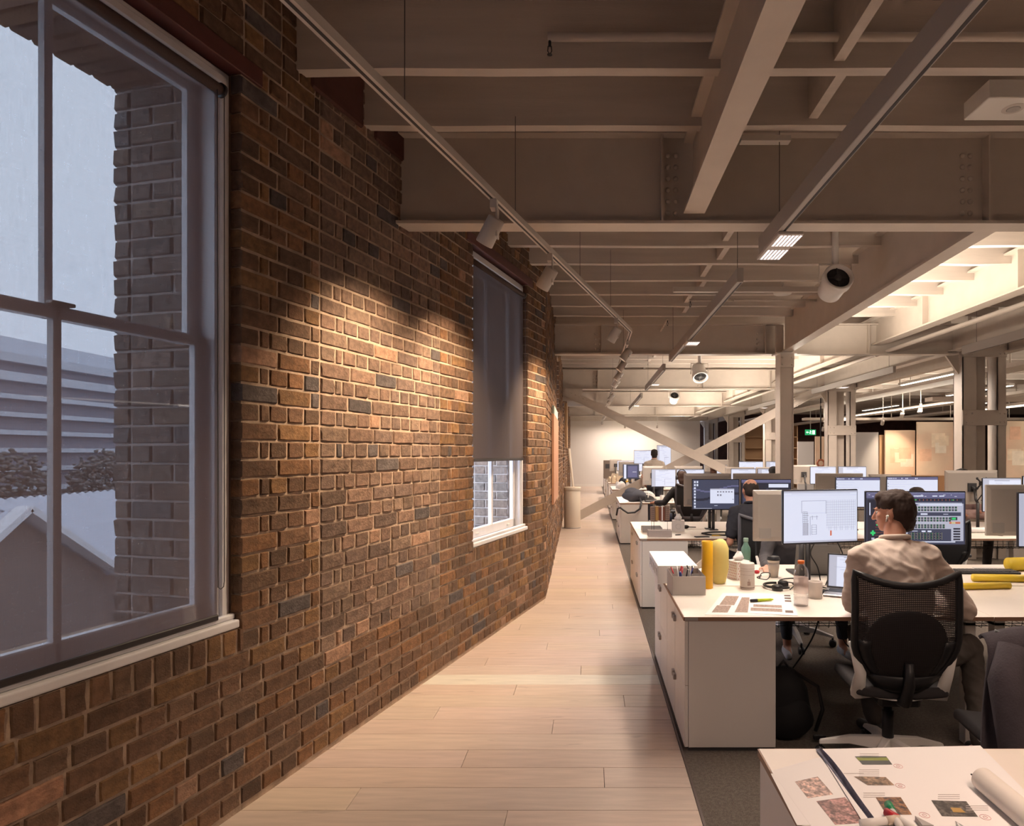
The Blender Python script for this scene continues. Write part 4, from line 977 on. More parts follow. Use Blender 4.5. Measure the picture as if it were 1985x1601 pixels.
def star_base(t, M_b, z=.0, hub_z=.13, r=.33, rot=0, caster=M_blk):
    for k in range(5):
        a = rot+k*2*math.pi/5; d = Vector((math.cos(a), math.sin(a), 0)); n = Vector((-d.y, d.x, 0)); m = MB()
        p0 = d*.02; p1 = d*r; vs = []
        for (p, w, zt, zb) in ((p0, .032, hub_z+.035, hub_z-.03), (d*r*.55, .026, hub_z+.012, hub_z-.025), (p1, .018, hub_z-.035, hub_z-.055)):
            vs += [p+n*w+Vector((0,0,zb)), p-n*w+Vector((0,0,zb)), p-n*w*.6+Vector((0,0,zt)), p+n*w*.6+Vector((0,0,zt))]
        fs = [(0,1,2,3),(11,10,9,8)]
        for q in (0, 4):
            for j in range(4): fs.append((q+j, q+4+j, q+4+(j+1) % 4, q+(j+1) % 4))
        m.add(vs, fs); o = m.build('base_arm', M_b, t, bevel=.004)
        m = MB(); c = d*(r-.005); M_ = Vector((0,0,1)).rotation_difference(n).to_matrix().to_4x4()
        for s_ in (-.014, .014): m.lathe([(.022,-.009),(.030,-.006),(.030,.006),(.022,.009)], c+n*s_+Vector((0,0,.030)), 14, M=M_)
        m.tube([c+Vector((0,0,.05)), c+Vector((0,0,hub_z-.04))], .009, 6)
        m.build('caster', caster, t)
def task_chair(label, loc, rz, seat_m=None, base_m=None, frame_m=None, shell=None, net=None, backz=(.49, 1.0), bw=.25, group=None, arms=True):
    """the sitter looks along +y at rz 0; the back is on the -y side"""
    t = thing('office_chair', label, 'chair', loc, rz, group); base_m = base_m or M_whitep; fm = frame_m or M_blk; sh = shell or M_whitep
    star_base(t, base_m, rot=.31)
    MB().lathe([(.028,.12),(.028,.30),(.020,.30),(.020,.40)], (0,0,0), 16).build('gas_lift', M_blk, t)
    MB().box(-.10,.10,-.16,.12,.37,.43).build('mechanism', M_blk, t, bevel=.015, bseg=2)
    # seat cushion on shell
    m = MB(); n = 12; vs = []; fs = []
    for j in range(n+1):
        for i in range(n+1):
            u = -1+2*i/n; v = -1+2*j/n; x = u*.212*(1-.10*max(0, v)**2); y = v*.225+.03
            z = .475-.02*(1-u*u)*(1-v*v)+.012*abs(u)**3-(.03*max(0, v)**3); vs.append((x, y, z))
    for j in range(n):
        for i in range(n): a = j*(n+1)+i; fs.append((a, a+1, a+n+2, a+n+1))
    m.smooth = True; m.add(vs, fs); o = m.build('seat', seat_m or mat('seat_fabric', (.03,.026,.028), .9), t); s_ = o.modifiers.new('thick', 'SOLIDIFY'); s_.thickness = .05; s_.offset = -1; b = o.modifiers.new('bev', 'BEVEL'); b.width = .018; b.segments = 3
    m = MB(); m.lathe([(.10,.40),(.17,.408),(.195,.415),(.195,.42),(.15,.42)], (0,0,0), 24); o = m.build('seat_shell', sh, t)
    # back: a shield-shaped frame with net
    z0, z1 = backz; H = z1-z0
    def pt(u, v):    # u -1..1 across, v 0..1 up
        half = bw*(.46+.54*math.sin(min(1, v/.45)*math.pi/2))
        x = u*half; top = .035*(u*u) if v > .99 else 0
        z = z0+H*v+(.055*u*u-.03)*max(0, (v-.6)/.4)
        y = -.215-.06*v+.05*u*u-.035*math.sin(v*3.0)
        return Vector((x, y, z))
    m = MB(); NU, NV = 14, 18; vs = [pt(-1+2*i/NU, j/NV) for j in range(NV+1) for i in range(NU+1)]
    fs = [(j*(NU+1)+i, j*(NU+1)+i+1, (j+1)*(NU+1)+i+1, (j+1)*(NU+1)+i) for j in range(NV) for i in range(NU)]
    m.smooth = True; m.add(vs, fs); m.build('back_net', net or M_net, t)
    # lower opaque pad inside the net
    m = MB(); vs = []; fs = []; K = 28
    c0 = (0, .40)
    for r_ in (1, .6, .25):
        for k in range(K):
            a = 2*math.pi*k/K; u = .80*r_*math.cos(a); v = .40+.34*r_*math.sin(a); p = pt(u, v); vs.append(p+Vector((0, .012, 0)))
    for q in range(2):
        for k in range(K): fs.append((q*K+k, q*K+(k+1) % K, (q+1)*K+(k+1) % K, (q+1)*K+k))
    fs.append(tuple(range(2*K, 3*K))); m.smooth = True; m.add(vs, fs); o = m.build('lumbar_pad', mat('pad_fabric', (.010,.009,.010), .95), t); s_ = o.modifiers.new('thick', 'SOLIDIFY'); s_.thickness = .02
    loop = [pt(-1+2*i/12, 1) for i in range(13)]+[pt(1, 1-j/16) for j in range(1, 17)]+[pt(1-2*i/8, 0) for i in range(1, 9)]+[pt(-1, j/16) for j in range(1, 16)]
    m = MB(); m.tube(loop, .017, 8, closed=True); o = m.build('back_frame', fm, t)
    # broad lower frame band
    m = MB(); vs = []; fs = []
    for j in range(7):
        for u in (-1, -.72+.0*j): vs.append(pt(u, .02+j*.07)+Vector((0,-.006,0)))
    for j in range(6): fs.append((2*j, 2*j+1, 2*j+3, 2*j+2))
    nn = len(vs)
    for j in range(7):
        for u in (1, .72): vs.append(pt(u, .02+j*.07)+Vector((0,-.006,0)))
    for j in range(6): fs.append((nn+2*j, nn+2*j+2, nn+2*j+3, nn+2*j+1))
    nn = len(vs)
    for i in range(9): vs += [pt(-1+2*i/8, 0)+Vector((0,-.006,0)), pt(-1+2*i/8, .13)+Vector((0,-.006,0))]
    for i in range(8): fs.append((nn+2*i, nn+2*i+1, nn+2*i+3, nn+2*i+2))
    m.smooth = True; m.add(vs, fs); o = m.build('lower_band', fm, t); s_ = o.modifiers.new('thick', 'SOLIDIFY'); s_.thickness = .012
    m = MB(); m.tube([(0,-.12,.40), (0,-.22,.42), (0,-.27,.52), (0,-.265,.62)], [.03,.028,.025,.02], 10); m.build('back_stem', M_blk, t)
    # light side blades sweeping from the seat up behind the back
    for s in (-1, 1):
        MB().tube([(s*.10,-.05,.40),(s*.20,-.15,.44),(s*(bw*.84),-.20,.55),(s*(bw*1.04),-.20,.70)], [.022,.036,.028,.010], 8).build('side_blade', sh, t)
    if arms:
        for s in (-1, 1):
            MB().tube([(s*.20,-.02,.42),(s*.29,-.02,.44),(s*.30,-.03,.62)], [.016,.018,.016], 8).build('armrest_post', M_blk, t)
            MB().box(s*.30-.04, s*.30+.04, -.13, .12, .62, .65).build('armrest_pad', M_dgrey, t, bevel=.012, bseg=3)
    return t
c1 = task_chair('black net-backed office chair carrying the man in beige', (1.512, 3.34, 0), R(-4), backz=(.48, 1.015), bw=.24, arms=False)
# a label on the net
MB().cbox((-.04, -.278, .945), (.035, .002, .008)).build('maker_tag', M_grey, c1)
task_chair('white-based office chair seen under the desk, on its far side', (1.70, 5.55, 0), R(176), base_m=M_alu, arms=False)
task_chair('office chair with grey frame under the man in the dark polo', (1.62, 6.42, 0), R(6), frame_m=mat('slate_frame', (.10,.10,.12), .5), net=mat('dark_net_solid', (.02,.02,.024), .9), arms=False)
task_chair('black office chair of the long-haired woman', (1.66, 10.85, 0), R(-8), frame_m=mat('slate_frame'), net=mat('dark_net_solid'), backz=(.5, 1.08))
task_chair('dark office chair of the third-row sitter behind the drafting monitor', (3.25, 6.3, 0), 0, net=mat('dark_net_solid'), backz=(.49, .95))
task_chair('dark office chair at the fourth row, below the white screens', (3.05, 10.85, 0), 0, net=mat('dark_net_solid'), backz=(.49, .95))
JP, JR = (1.80, 2.69, 0), R(-6)
jc = task_chair('office chair in front carrying the dark jacket', JP, JR, net=mat('dark_net_solid'), backz=(.49, .90), bw=.24, arms=False)
# jacket draped over that chair
M_jack = mat('jacket_wool', (.062,.052,.062), .95, noise=.25, nscale=9, bump=.4, bscale=120)
t = thing('jacket', 'dark grey jacket draped over the chair back at lower right', 'jacket', JP, JR)
m = MB(); n = 40; K = 26; vs = []; fs = []
for j in range(K+1):
    v = j/K
    for i in range(n+1):
        u = -1+2*i/n
        if v < .12: yy = .30-.10*(1-v/.12); zz = .935+.02*math.sin(v/.12*math.pi)   # over the top edge
        else: yy = .315+.03*(v-.12)+.022*math.sin(u*9+2.2*v)*(v)+.012*math.sin(u*23+1)*(v); zz = .935-(v-.12)/.88*.80
        x = u*(.27+.09*v)+.015*math.sin(v*5+u*3); zz -= .05*abs(u)**2.2*(1 if v < .5 else .6)
        vs.append((x, -(yy-.03*u*u), zz))
for j in range(K):
    for i in range(n): a = j*(n+1)+i; fs.append((a, a+1, a+n+2, a+n+1))
m.smooth = True; m.add(vs, fs); o = m.build('jacket_body', M_jack, t); s_ = o.modifiers.new('thick', 'SOLIDIFY'); s_.thickness = .012
for s in (-1, 1):
    m = MB(); m.tube([(s*.22,-.30,.90),(s*.26,-.34,.78),(s*.24,-.37,.55),(s*.20,-.375,.32),(s*.19,-.37,.20)], [.045,.06,.058,.052,.048], 14); m.build('sleeve', M_jack, t)
MB().tube([(-.10,-.30,.945),(-.03,-.335,.92),(.04,-.335,.92),(.10,-.30,.945)], [.02,.026,.026,.02], 10).build('collar', M_jack, t)
# ================================================================ THINGS ON AND UNDER THE DESKS
from mathutils import noise as MN
M_yel = mat('yellow_tube', (.78,.42,.01), .45); M_yel2 = mat('pale_yellow_paper', (.70,.58,.20), .8, noise=.06, nscale=8); M_paper = mat('white_paper', (.82,.79,.78), .7)
M_ink = mat('print_ink', (.16,.11,.10), .8); M_ink2 = mat('print_brown', (.36,.26,.22), .8, noise=.4, nscale=90); M_cup = mat('paper_cup', (.66,.58,.50), .6)
M_orange = mat('orange_plastic', (.75,.16,.02), .4); M_red = mat('red_plastic', (.45,.02,.03), .4); M_green = mat('bottle_green', (.10,.20,.15), .35)
M_clear = mat('clear_plastic', (.9,.93,.95), .05, trans=1)
_n = M_clear.node_tree; _o = _n.nodes['Material Output']; _t = _n.nodes.new('ShaderNodeBsdfTransparent'); _g = _n.nodes.new('ShaderNodeBsdfGlossy'); _m = _n.nodes.new('ShaderNodeMixShader'); _f = _n.nodes.new('ShaderNodeLayerWeight')
_g.inputs['Roughness'].default_value = .08; _t.inputs['Color'].default_value = (.97,.96,.96,1); _f.inputs['Blend'].default_value = .22
_n.links.new(_f.outputs[1], _m.inputs[0]); _n.links.new(_t.outputs[0], _m.inputs[1]); _n.links.new(_g.outputs[0], _m.inputs[2]); _n.links.new(_m.outputs[0], _o.inputs['Surface'])
def crumple(m, amp, sc, seed=0):
    m.v = [tuple(Vector(v)+Vector(MN.noise_vector(Vector(v)*sc+Vector((seed,0,0))))*amp) for v in m.v]; return m
def sheet(label, pts, z, prints=(), cat='paper', thick=.0008, name='paper_sheet', group=None):
    """pts: 4 xy corners (near-left, near-right, far-right, far-left)"""
    c = Vector((sum(p[0] for p in pts)/4, sum(p[1] for p in pts)/4, z)); t = thing(name, label, cat, c, group=group)
    P_ = [Vector((p[0]-c.x, p[1]-c.y, 0)) for p in pts]
    MB().prism([(p.x, p.y) for p in P_], 0, thick).build('sheet', M_paper, t)
    def uv(u, v): return (P_[0]*(1-u)+P_[1]*u)*(1-v)+(P_[3]*(1-u)+P_[2]*u)*v
    for (u0, u1, v0, v1, m_) in prints:
        q = [uv(u0,v0), uv(u1,v0), uv(u1,v1), uv(u0,v1)]; MB().prism([(a.x, a.y) for a in q], thick, thick+.0004).build('printed_area', m_, t)
    return t, uv
# second row, walkway end
def open_box(t, x0, x1, y0, y1, h, w, m_, name='tray_body'):
    m = MB(); m.box(x0,x1,y0,y1,0,w); m.box(x0,x0+w,y0,y1,0,h); m.box(x1-w,x1,y0,y1,0,h); m.box(x0,x1,y0,y0+w,0,h); m.box(x0,x1,y1-w,y1,0,h); return m.build(name, m_, t, bevel=.0015)
t = thing('pen_box', 'grey open metal box full of pens at the desk corner', 'box', (.607, 4.20, DH)); open_box(t, -.103, .103, -.14, .155, .118, .0025, mat('grey_box', (.52,.47,.44), .45))
MB().box(-.101, .101, .02, .022, .003, .105).build('divider', mat('grey_box'), t)
for k in range(14):
    rr = random.Random(k); x = rr.uniform(-.075, .08); y = rr.uniform(-.11, .10); a = rr.uniform(-.7, .7); b = rr.uniform(-.5, .5); L = rr.uniform(.12, .15)
    d = Vector((math.sin(a)*.75, math.sin(b)*.5, 1)).normalized(); q = Vector((x, y, .02)); e2 = q+d*L; e2.x = max(-.11, min(.12, e2.x))
    mm = [M_blk, M_red, M_blk, M_whitep, mat('ink_blue', (.03,.05,.2), .4), M_alu, M_red][k % 7]
    o = MB().tube([q, e2], .0045 if k != 4 else .009, 7).build('pen', mm, None); tag(o, '%s pen standing in the grey pen box' % ['black','red','thin black','white','dark blue','silver','short red'][k % 7], 'pen', 'pens in the grey box'); o.location = t.location
t = thing('slotted_tray', 'white tray with five rectangular slots at the far cabinet corner', 'tray', (.585, 4.76, DH))
m = MB(); m.box(-.135,.135,-.33,.33,.114,.120); m.box(.131,.135,-.33,.33,0,.115); m.box(-.135,.135,.326,.33,0,.115); m.box(-.135,.135,-.33,-.326,0,.115); m.box(-.135,-.131,-.33,.33,0,.035); m.box(-.135,-.131,-.33,.33,.088,.115)
for k in range(6): y = -.33+.117*k; m.box(-.135,-.131, y, min(y+.062, .33), .03, .09)
m.build('tray_shell', mat('white_tray', (.80,.77,.76), .45), t, bevel=.002)
t = thing('paper_tube', 'upright bright yellow cardboard tube on the cabinet top', 'tube', (.758, 4.28, DH)); MB().lathe([(.034,0),(.037,.002),(.037,.306),(.034,.308),(.030,.306),(.030,.29)], (0,0,0), 28).build('tube', M_yel, t)
t = thing('paper_bag', 'pale yellow rounded paper sack behind the yellow tube', 'bag', (.868, 4.44, DH))
m = MB(); m.lathe([(.035,0),(.045,.01),(.060,.10),(.066,.18),(.062,.24),(.045,.285),(.02,.298)], (0,0,0), 24); crumple(m, .010, 14); crumple(m, .004, 40); m.build('sack', M_yel2, t)
t = thing('crumpled_sheet', 'crumpled white sheet leaning behind the yellow tube', 'paper', (.77, 4.62, DH))
m = MB(); vs = []; fs = []
for j in range(11):
    for i in range(15): u = i/14; v = j/10; vs.append((-.14+.26*u, -.03+.16*v, .005+.155*math.sin(min(1, u*1.2)*1.5)*(1-v*.75)))
for j in range(10):
    for i in range(14): a = j*15+i; fs.append((a, a+1, a+16, a+15))
m.smooth = True; m.add(vs, fs); crumple(m, .016, 16); o = m.build('sheet', M_paper, t); s_ = o.modifiers.new('thick', 'SOLIDIFY'); s_.thickness = .001
for v in o.data.vertices: v.co.z = max(v.co.z, .001)
def tissue_box(label, loc, rz, dots, w=.115, h=.13):
    t = thing('tissue_box', label, 'tissue box', loc, rz); MB().box(-w/2,w/2,-w/2,w/2,0,h).build('carton', mat('tissue_carton', (.66,.60,.57), .6), t, bevel=.002)
    if dots:
        m = MB(); e_ = w/2+.0006
        for i in range(6):
            for k in range(7):
                x = -w/2+.012+i*.018+(.009 if k % 2 else 0); z = .010+k*.018
                if x > w/2-.008: continue
                m.box(x-.003,x+.003,-e_,-e_+.0006,z-.003,z+.003); m.box(-e_,-e_+.0006,x-.003,x+.003,z-.003,z+.003)
        tag(m.build('printed_dots', mat('dot_red', (.35,.05,.06), .6), t), kind='stuff')
    else: MB().tube([(.028*math.cos(a*.4), -w/2-.001, .055+.028*math.sin(a*.4)) for a in range(16)], .0012, 4, closed=True).build('printed_ring', M_grey, t)
    m = MB(); vs = []; fs = []
    for j in range(7):
        for i in range(12): a = 2*math.pi*i/12; r_ = [.018,.03,.036,.032,.026,.016,.005][j]; vs.append((r_*math.cos(a)*1.2, r_*math.sin(a)*.7, h-.005+.012*j*(1 if dots else 1.2)))
    for j in range(6):
        for i in range(12): fs.append((j*12+i, j*12+(i+1) % 12, (j+1)*12+(i+1) % 12, (j+1)*12+i))
    m.smooth = True; m.add(vs, fs); crumple(m, .013, 45); m.build('tissue', M_paper, t); return t
tissue_box('dotted tissue box with a tuft of tissue behind the canister', (1.035, 4.60, DH), R(25), True)
t = thing('canister', 'cream labelled canister with dark base line on the desk', 'canister', (1.015, 4.26, DH)); MB().lathe([(.044,0),(.046,.004),(.046,.165),(.043,.170),(.040,.168)], (0,0,0), 28).build('body', mat('canister_cream', (.60,.53,.48), .5), t)
MB().lathe([(.0464,.012),(.0464,.016)], (0,0,0), 28).build('base_line', M_ink, t); m = MB(); m.box(-.010,.010,-.0475,-.0462,.03,.055); m.box(-.002,.002,-.0475,-.0462,.055,.07); m.build('anchor_print', M_ink2, t)
m = MB()
for z in (.095,.12,.135): m.lathe([(.0463,z),(.0463,z+.0015)], (0,0,0), 28)
m.build('label_lines', M_ink2, t)
t = thing('coffee_cup', 'takeaway coffee cup with black lid on the desk', 'cup', (1.297, 4.66, DH)); MB().lathe([(.029,0),(.031,.002),(.043,.125),(.044,.128)], (0,0,0), 28).build('cup', M_cup, t)
MB().lathe([(.0465,.122),(.0465,.130),(.043,.134),(.041,.146),(.038,.148),(.036,.143),(.01,.143)], (0,0,0), 28).build('lid', M_blk, t); MB().lathe([(.0375,.06),(.0415,.105)], (0,0,0), 28).build('sleeve_band', mat('cup_band', (.60,.52,.45), .7), t)
t = thing('steel_bottle', 'sage green steel bottle beside the tissue box', 'bottle', (1.185, 5.02, DH)); MB().lathe([(.034,0),(.036,.004),(.036,.13),(.033,.155),(.018,.185),(.015,.205)], (0,0,0), 28).build('body', M_green, t)
MB().lathe([(.018,.203),(.019,.206),(.019,.228),(.017,.231)], (0,0,0), 24).build('cap', mat('bottle_cap_green', (.20,.30,.24), .4), t)
t = thing('water_bottle', 'clear plastic bottle with orange cap at the desk front', 'bottle', (1.214, 3.79, DH))
MB().lathe([(.034,0),(.040,.006),(.041,.05),(.038,.055),(.041,.06),(.041,.185),(.036,.215),(.018,.238),(.0155,.245)], (0,0,0), 28).build('body', M_clear, t)
MB().lathe([(.0415,.075),(.0415,.165)], (0,0,0), 28).build('wrap_label', mat('sheer_label', (.85,.66,.60), .5, alpha=.35), t)
MB().lathe([(.018,.243),(.019,.245),(.019,.260),(.017,.262)], (0,0,0), 24).build('cap', M_orange, t); MB().lathe([(.036,.004),(.0385,.010),(.0385,.045)], (0,0,0), 24).build('water', mat('water_body', (.7,.66,.64), .1, alpha=.15), t)
def mug(label, loc, m_, rz=0):
    t = thing('mug', label, 'mug', loc, rz); MB().lathe([(.036,0),(.040,.003),(.043,.10),(.042,.103),(.039,.10),(.037,.012)], (0,0,0), 28).build('body', m_, t)
    MB().tube([(.040,0,.085),(.062,0,.082),(.070,0,.055),(.060,0,.028),(.038,0,.022)], .0055, 8).build('handle', m_, t); return t
mug('cream mug beside the clear bottle', (1.365, 3.99, DH), mat('mug_cream', (.58,.52,.47), .4), R(40))
# printed sheets, highlighter, small stuff
sheet('white sheet printed with three brown facades at the desk corner', [(.62,3.575),(1.00,3.545),(1.15,4.09),(.83,4.13)], DH+.0003, [(.07,.30,.10,.40,M_ink2),(.10,.34,.42,.85,M_ink2),(.40,.66,.12,.80,M_ink2),(.74,.98,.1,.3,M_ink2)])
sheet('second white sheet with thumbnails overlapping to the right', [(.86,3.60),(1.12,3.55),(1.26,4.08),(1.00,4.12)], DH+.0018, [(.10,.70,.30,.42,M_ink2),(.05,.70,.12,.26,M_ink2),(.76,.92,.10,.2,M_ink),(.78,.92,.60,.68,M_ink),(.78,.92,.74,.82,M_ink),(.78,.92,.88,.95,M_ink)])
t = thing('highlighter', 'lime highlighter pen lying on the printed sheets', 'pen', (1.0, 3.87, DH+.013)); MB().tube([(-.02,0,0),(.068,.02,0)], [.009,.0075], 12).build('barrel', mat('lime', (.50,.62,.02), .4), t); MB().tube([(-.062,-.01,0),(-.02,0,0)], [.0085,.0095], 12).build('cap', M_blk, t)
MB().tube([(.068,.02,0),(.082,.0235,0)], [.0065,.004], 10).build('tip', mat('lime'), t)
def headphones(label, loc, rz):
    t = thing('headphones', label, 'headphones', loc, rz)
    MB().tube([(.085*math.cos(a), .085*math.sin(a)*1.05, .018) for a in [R(20+k*14) for k in range(17)]], .008, 8).build('headband', M_blk, t)
    for s in (-1, 1): MB().lathe([(.028,0),(.034,.004),(.034,.030),(.026,.036)], (s*.075,-.015,0), 20).build('ear_cup', M_blk, t)
    return t
headphones('black headphones lying behind the clear bottle', (1.22, 4.28, DH), R(60))
t = thing('bottle_cap', 'loose orange cap near the laptop', 'cap', (1.52, 4.02, DH)); MB().lathe([(.019,0),(.020,.002),(.020,.012),(.018,.014)], (0,0,0), 20).build('cap', M_orange, t)
MBx = MB().box(-.03,.03,-.02,.02,0,.022); t = tag(MBx.build('power_adapter', M_blk, None, bevel=.005), 'black power adapter among cables beside the mug', 'adapter'); t.location = (1.46, 4.12, DH); t.rotation_euler = (0,0,R(35))
t = thing('laptop', 'open silver laptop with pale screen left of the seated man', 'laptop', (1.665, 4.16, DH), R(-26))
MB().box(-.16,.16,-.22,.0,.004,.016).build('base', M_alu, t, bevel=.003); MB().box(-.14,.14,-.13,-.02,.0162,.0170).build('keyboard', M_blk, t)
Ml = Matrix.Translation((0,0,.012)) @ Matrix.Rotation(R(-14), 4, 'X')
MB().box(-.16,.16,0,.007,0,.225,Ml).build('lid', M_dgrey, t, bevel=.002); m = screen_mesh('white', .30, .20, 3); o = m.build('screen', SCR, t); o.data.transform(Ml @ Matrix.Translation((0,-.001,.115)))
t = thing('keyboard', 'black keyboard lying on the far side of the second row', 'keyboard', (2.90, 4.82, DH), R(-2)); MB().box(-.22,.22,-.065,.065,0,.018).build('keyboard_body', M_blk, t, bevel=.004)
m = MB()
for r in range(5):
    for k in range(14): m.box(-.208+k*.030,-.184+k*.030,-.056+r*.022,-.037+r*.022,.018,.023)
tag(m.build('keys', M_dgrey, t), kind='stuff')
for lab, p, q, r in (('front yellow paper roll lying on the desk right of the seated man', (2.30,4.22), (2.72,4.26), .022), ('rear yellow paper roll lying behind the front one', (2.62,4.50), (3.15,4.46), .026), ('yellow roll end at the far right edge of the second row', (3.12,4.90), (3.5,4.95), .05)):
    o = MB().tube([(p[0],p[1],DH+r),(q[0],q[1],DH+r)], r, 16); t = thing('paper_roll', lab, 'roll', (p[0],p[1],DH)); o.build('roll', mat('yellow_roll', (.72,.50,.03), .5), t, world=True)
t = tag(MB().box(-.22,.22,-.02,.02,0,.003).build('scale_ruler', mat('pale_ruler', (.6,.56,.55), .4), None), 'pale flat ruler behind the black keyboard', 'ruler'); t.location = (3.15, 5.02, DH)
def cable(label, pts, r=.0035, group=None):
    P_ = [Vector(p) for p in pts]; out = []
    for i in range(len(P_)-1):
        p0, p1, p2, p3 = P_[max(i-1,0)], P_[i], P_[i+1], P_[min(i+2, len(P_)-1)]
        for k in range(6):
            u = k/6; out.append(.5*((2*p1)+(-p0+p2)*u+(2*p0-5*p1+4*p2-p3)*u*u+(-p0+3*p1-3*p2+p3)*u**3))
    out.append(P_[-1]); o = MB().tube(out, r, 6).build('cable', M_cable, None); tag(o, label, 'cable', group); return recenter(o, P_[0])
z = DH+.004
cable('black cable looping from the headphones past the mug', [(1.28,4.22,z),(1.36,4.34,z),(1.45,4.30,z),(1.42,4.18,z),(1.50,4.14,z),(1.58,4.22,z),(1.62,4.38,z)])
cable('black cable running from laptop towards the coffee cup', [(1.60,4.10,z),(1.50,4.32,z),(1.38,4.42,z),(1.30,4.52,z),(1.42,4.60,z),(1.52,4.50,z)])
cable('black earphone cable coiled beside the coffee cup', [(1.18,4.60,z),(1.22,4.68,z+.02),(1.26,4.62,z+.03),(1.22,4.55,z),(1.17,4.62,z),(1.22,4.70,z)])
cable('black cable hanging behind the floor plan monitor, left one', [(1.47,4.26,1.05),(1.44,4.30,.95),(1.50,4.34,.85),(1.53,4.36,z)], .004)
cable('black cable hanging behind the floor plan monitor, right one', [(1.60,4.28,1.04),(1.66,4.32,.92),(1.60,4.36,.82),(1.56,4.36,z)], .004)
cable('black cable drooping from the wire tray to the carpet under the desk', [(1.40,4.0,.64),(1.36,4.05,.45),(1.22,4.12,.20),(1.05,4.15,.06),(.93,4.2,.02)], .005)
cable('short black cable loop below the wire tray', [(1.50,4.0,.62),(1.56,4.02,.44),(1.68,4.04,.40),(1.80,4.05,.52)], .004)
for i, x in enumerate((4.75,4.82,4.88,4.95)): cable('black cable loops dangling below the third row desk at right', [(x,6.9,.68),(x-.03,6.9,.5),(x+.02,6.9,.40),(x+.06,6.9,.55),(x+.05,6.9,.68)], .006, 'cables below the third row desk')
o = tag(MB().lathe([(.012,0),(.018,.004),(.018,.02),(.01,.024)], (0,0,0), 12).build('red_sticker_dispenser', M_red, None), 'small red plastic piece beside the coffee cup', 'trinket'); o.location = (1.215, 4.80, DH)
t = thing('laptop', 'closed-back grey laptop standing behind the floor plan monitor', 'laptop', (1.62, 4.72, DH), R(180)); MB().box(-.16,.16,-.20,0,.003,.015).build('base', M_dgrey, t, bevel=.003); MB().box(-.16,.16,0,.006,0,.225,Ml).build('lid', mat('space_grey', (.16,.15,.14), .35), t, bevel=.002)
# backpack under the second row
t = thing('backpack', 'black backpack slumped on the carpet beside the near cabinet', 'bag', (1.10, 3.75, 0)); m = MB(); m.ell((0,0,.19), (.15,.11,.20), 24, 16); m.ell((.02,-.08,.12), (.12,.06,.12), 18, 12)
m.v = [(x, y, max(z, 0)) for x, y, z in m.v]; crumple(m, .02, 9); m.v = [(x, y, max(z, .001)) for x, y, z in m.v]; m.build('pack_body', mat('black_nylon', (.006,.006,.008), .8), t)
MB().tube([(.06,-.02,.36),(.17,-.08,.30),(.19,-.10,.18),(.15,-.10,.06)], .011, 8).build('strap', M_blk, t); MB().tube([(-.03,0,.38),(0,0,.42),(.03,0,.38)], .008, 8).build('grab_handle', M_blk, t); MB().box(.13,.20,-.13,-.11,.02,.045).build('buckle', M_blk, t, bevel=.004)
# ---- nearest row: photo sheets, roll, markers
def photo(col, s): return mat('photo_'+s, col, .5, noise=.7, nscale=130, col2=tuple(min(1, c*2.6+.02) for c in col))
zz = DH+.0005
def Dq(*pts): return [tuple(D(px, py)[:2]) for px, py in pts]
tA, uvA = sheet('lower white sheet with two sepia pictures on the nearest desk', Dq((1600,1640),(1770,1640),(1600,1465),(1495,1495)), zz, [(.22,.60,.55,.78,photo((.30,.20,.17), 'sepia')),(.30,.72,.22,.5,photo((.20,.10,.09), 'rose'))])
tB, uvB = sheet('large white sheet with four colour photographs on the nearest desk', Dq((1730,1690),(2140,1690),(1900,1448),(1585,1455)), zz+.003, [], thick=.0012)
def printed(label_m, quad, zt):
    c = [D(px, py, zt) for px, py in quad]
    m = MB().add([v-tB.location for v in c], [(0,1,2,3)]); return m.build('printed_photo', label_m, tB)
zt = zz+.0047
lawn = mat('photo_lawn', (.05,.05,.045), .5, noise=.5, nscale=14)
printed(lawn, [(1672,1482),(1730,1482),(1718,1466),(1657,1466)], zt); printed(mat('photo_lawn_green', (.22,.25,.03), .5), [(1664,1474),(1723,1474),(1719,1468),(1660,1468)], zt+.0003)
printed(photo((.14,.085,.05), 'roof'), [(1682,1522),(1734,1522),(1717,1506),(1655,1505)], zt); printed(mat('photo_hall', (.30,.13,.05), .5, noise=.7, nscale=150, col2=(.05,.02,.015)), [(1718,1579),(1768,1579),(1746,1545),(1697,1545)], zt)
printed(photo((.05,.04,.035), 'dome'), [(1826,1582),(1896,1583),(1873,1553),(1805,1551)], zt); printed(mat('photo_gold', (.45,.27,.07), .5), [(1848,1574),(1872,1575),(1862,1566),(1842,1565)], zt+.0003)
m = MB()
for (px, py) in ((1741,1485),(1745,1523),(1792,1580),(1910,1584)):
    c = D(px, py, zt)-tB.location; m.tube([c+Vector((.012*math.cos(a*.52), .012*math.sin(a*.52), 0)) for a in range(12)], .0004, 4, closed=True); m.tube([c+Vector((.005*math.cos(a*.8), .005*math.sin(a*.8), 0)) for a in range(8)], .0004, 4, closed=True)
tag(m.build('red_pen_circles', mat('red_ink', (.6,.15,.16), .6), tB), kind='stuff')
m = MB()
for (px, py, n_) in ((1690,1461,3),(1690,1492,4),(1660,1499,1),(1700,1537,3),(1845,1540,3),(1900,1562,3)):
    for k in range(n_):
        c = D(px, py+4*k, zt)-tB.location; m.box(c.x-.035, c.x+.02, c.y-.0012, c.y+.0012, c.z, c.z+.0003)
tag(m.build('printed_lines', mat('grey_print', (.55,.50,.49), .7), tB), kind='stuff')
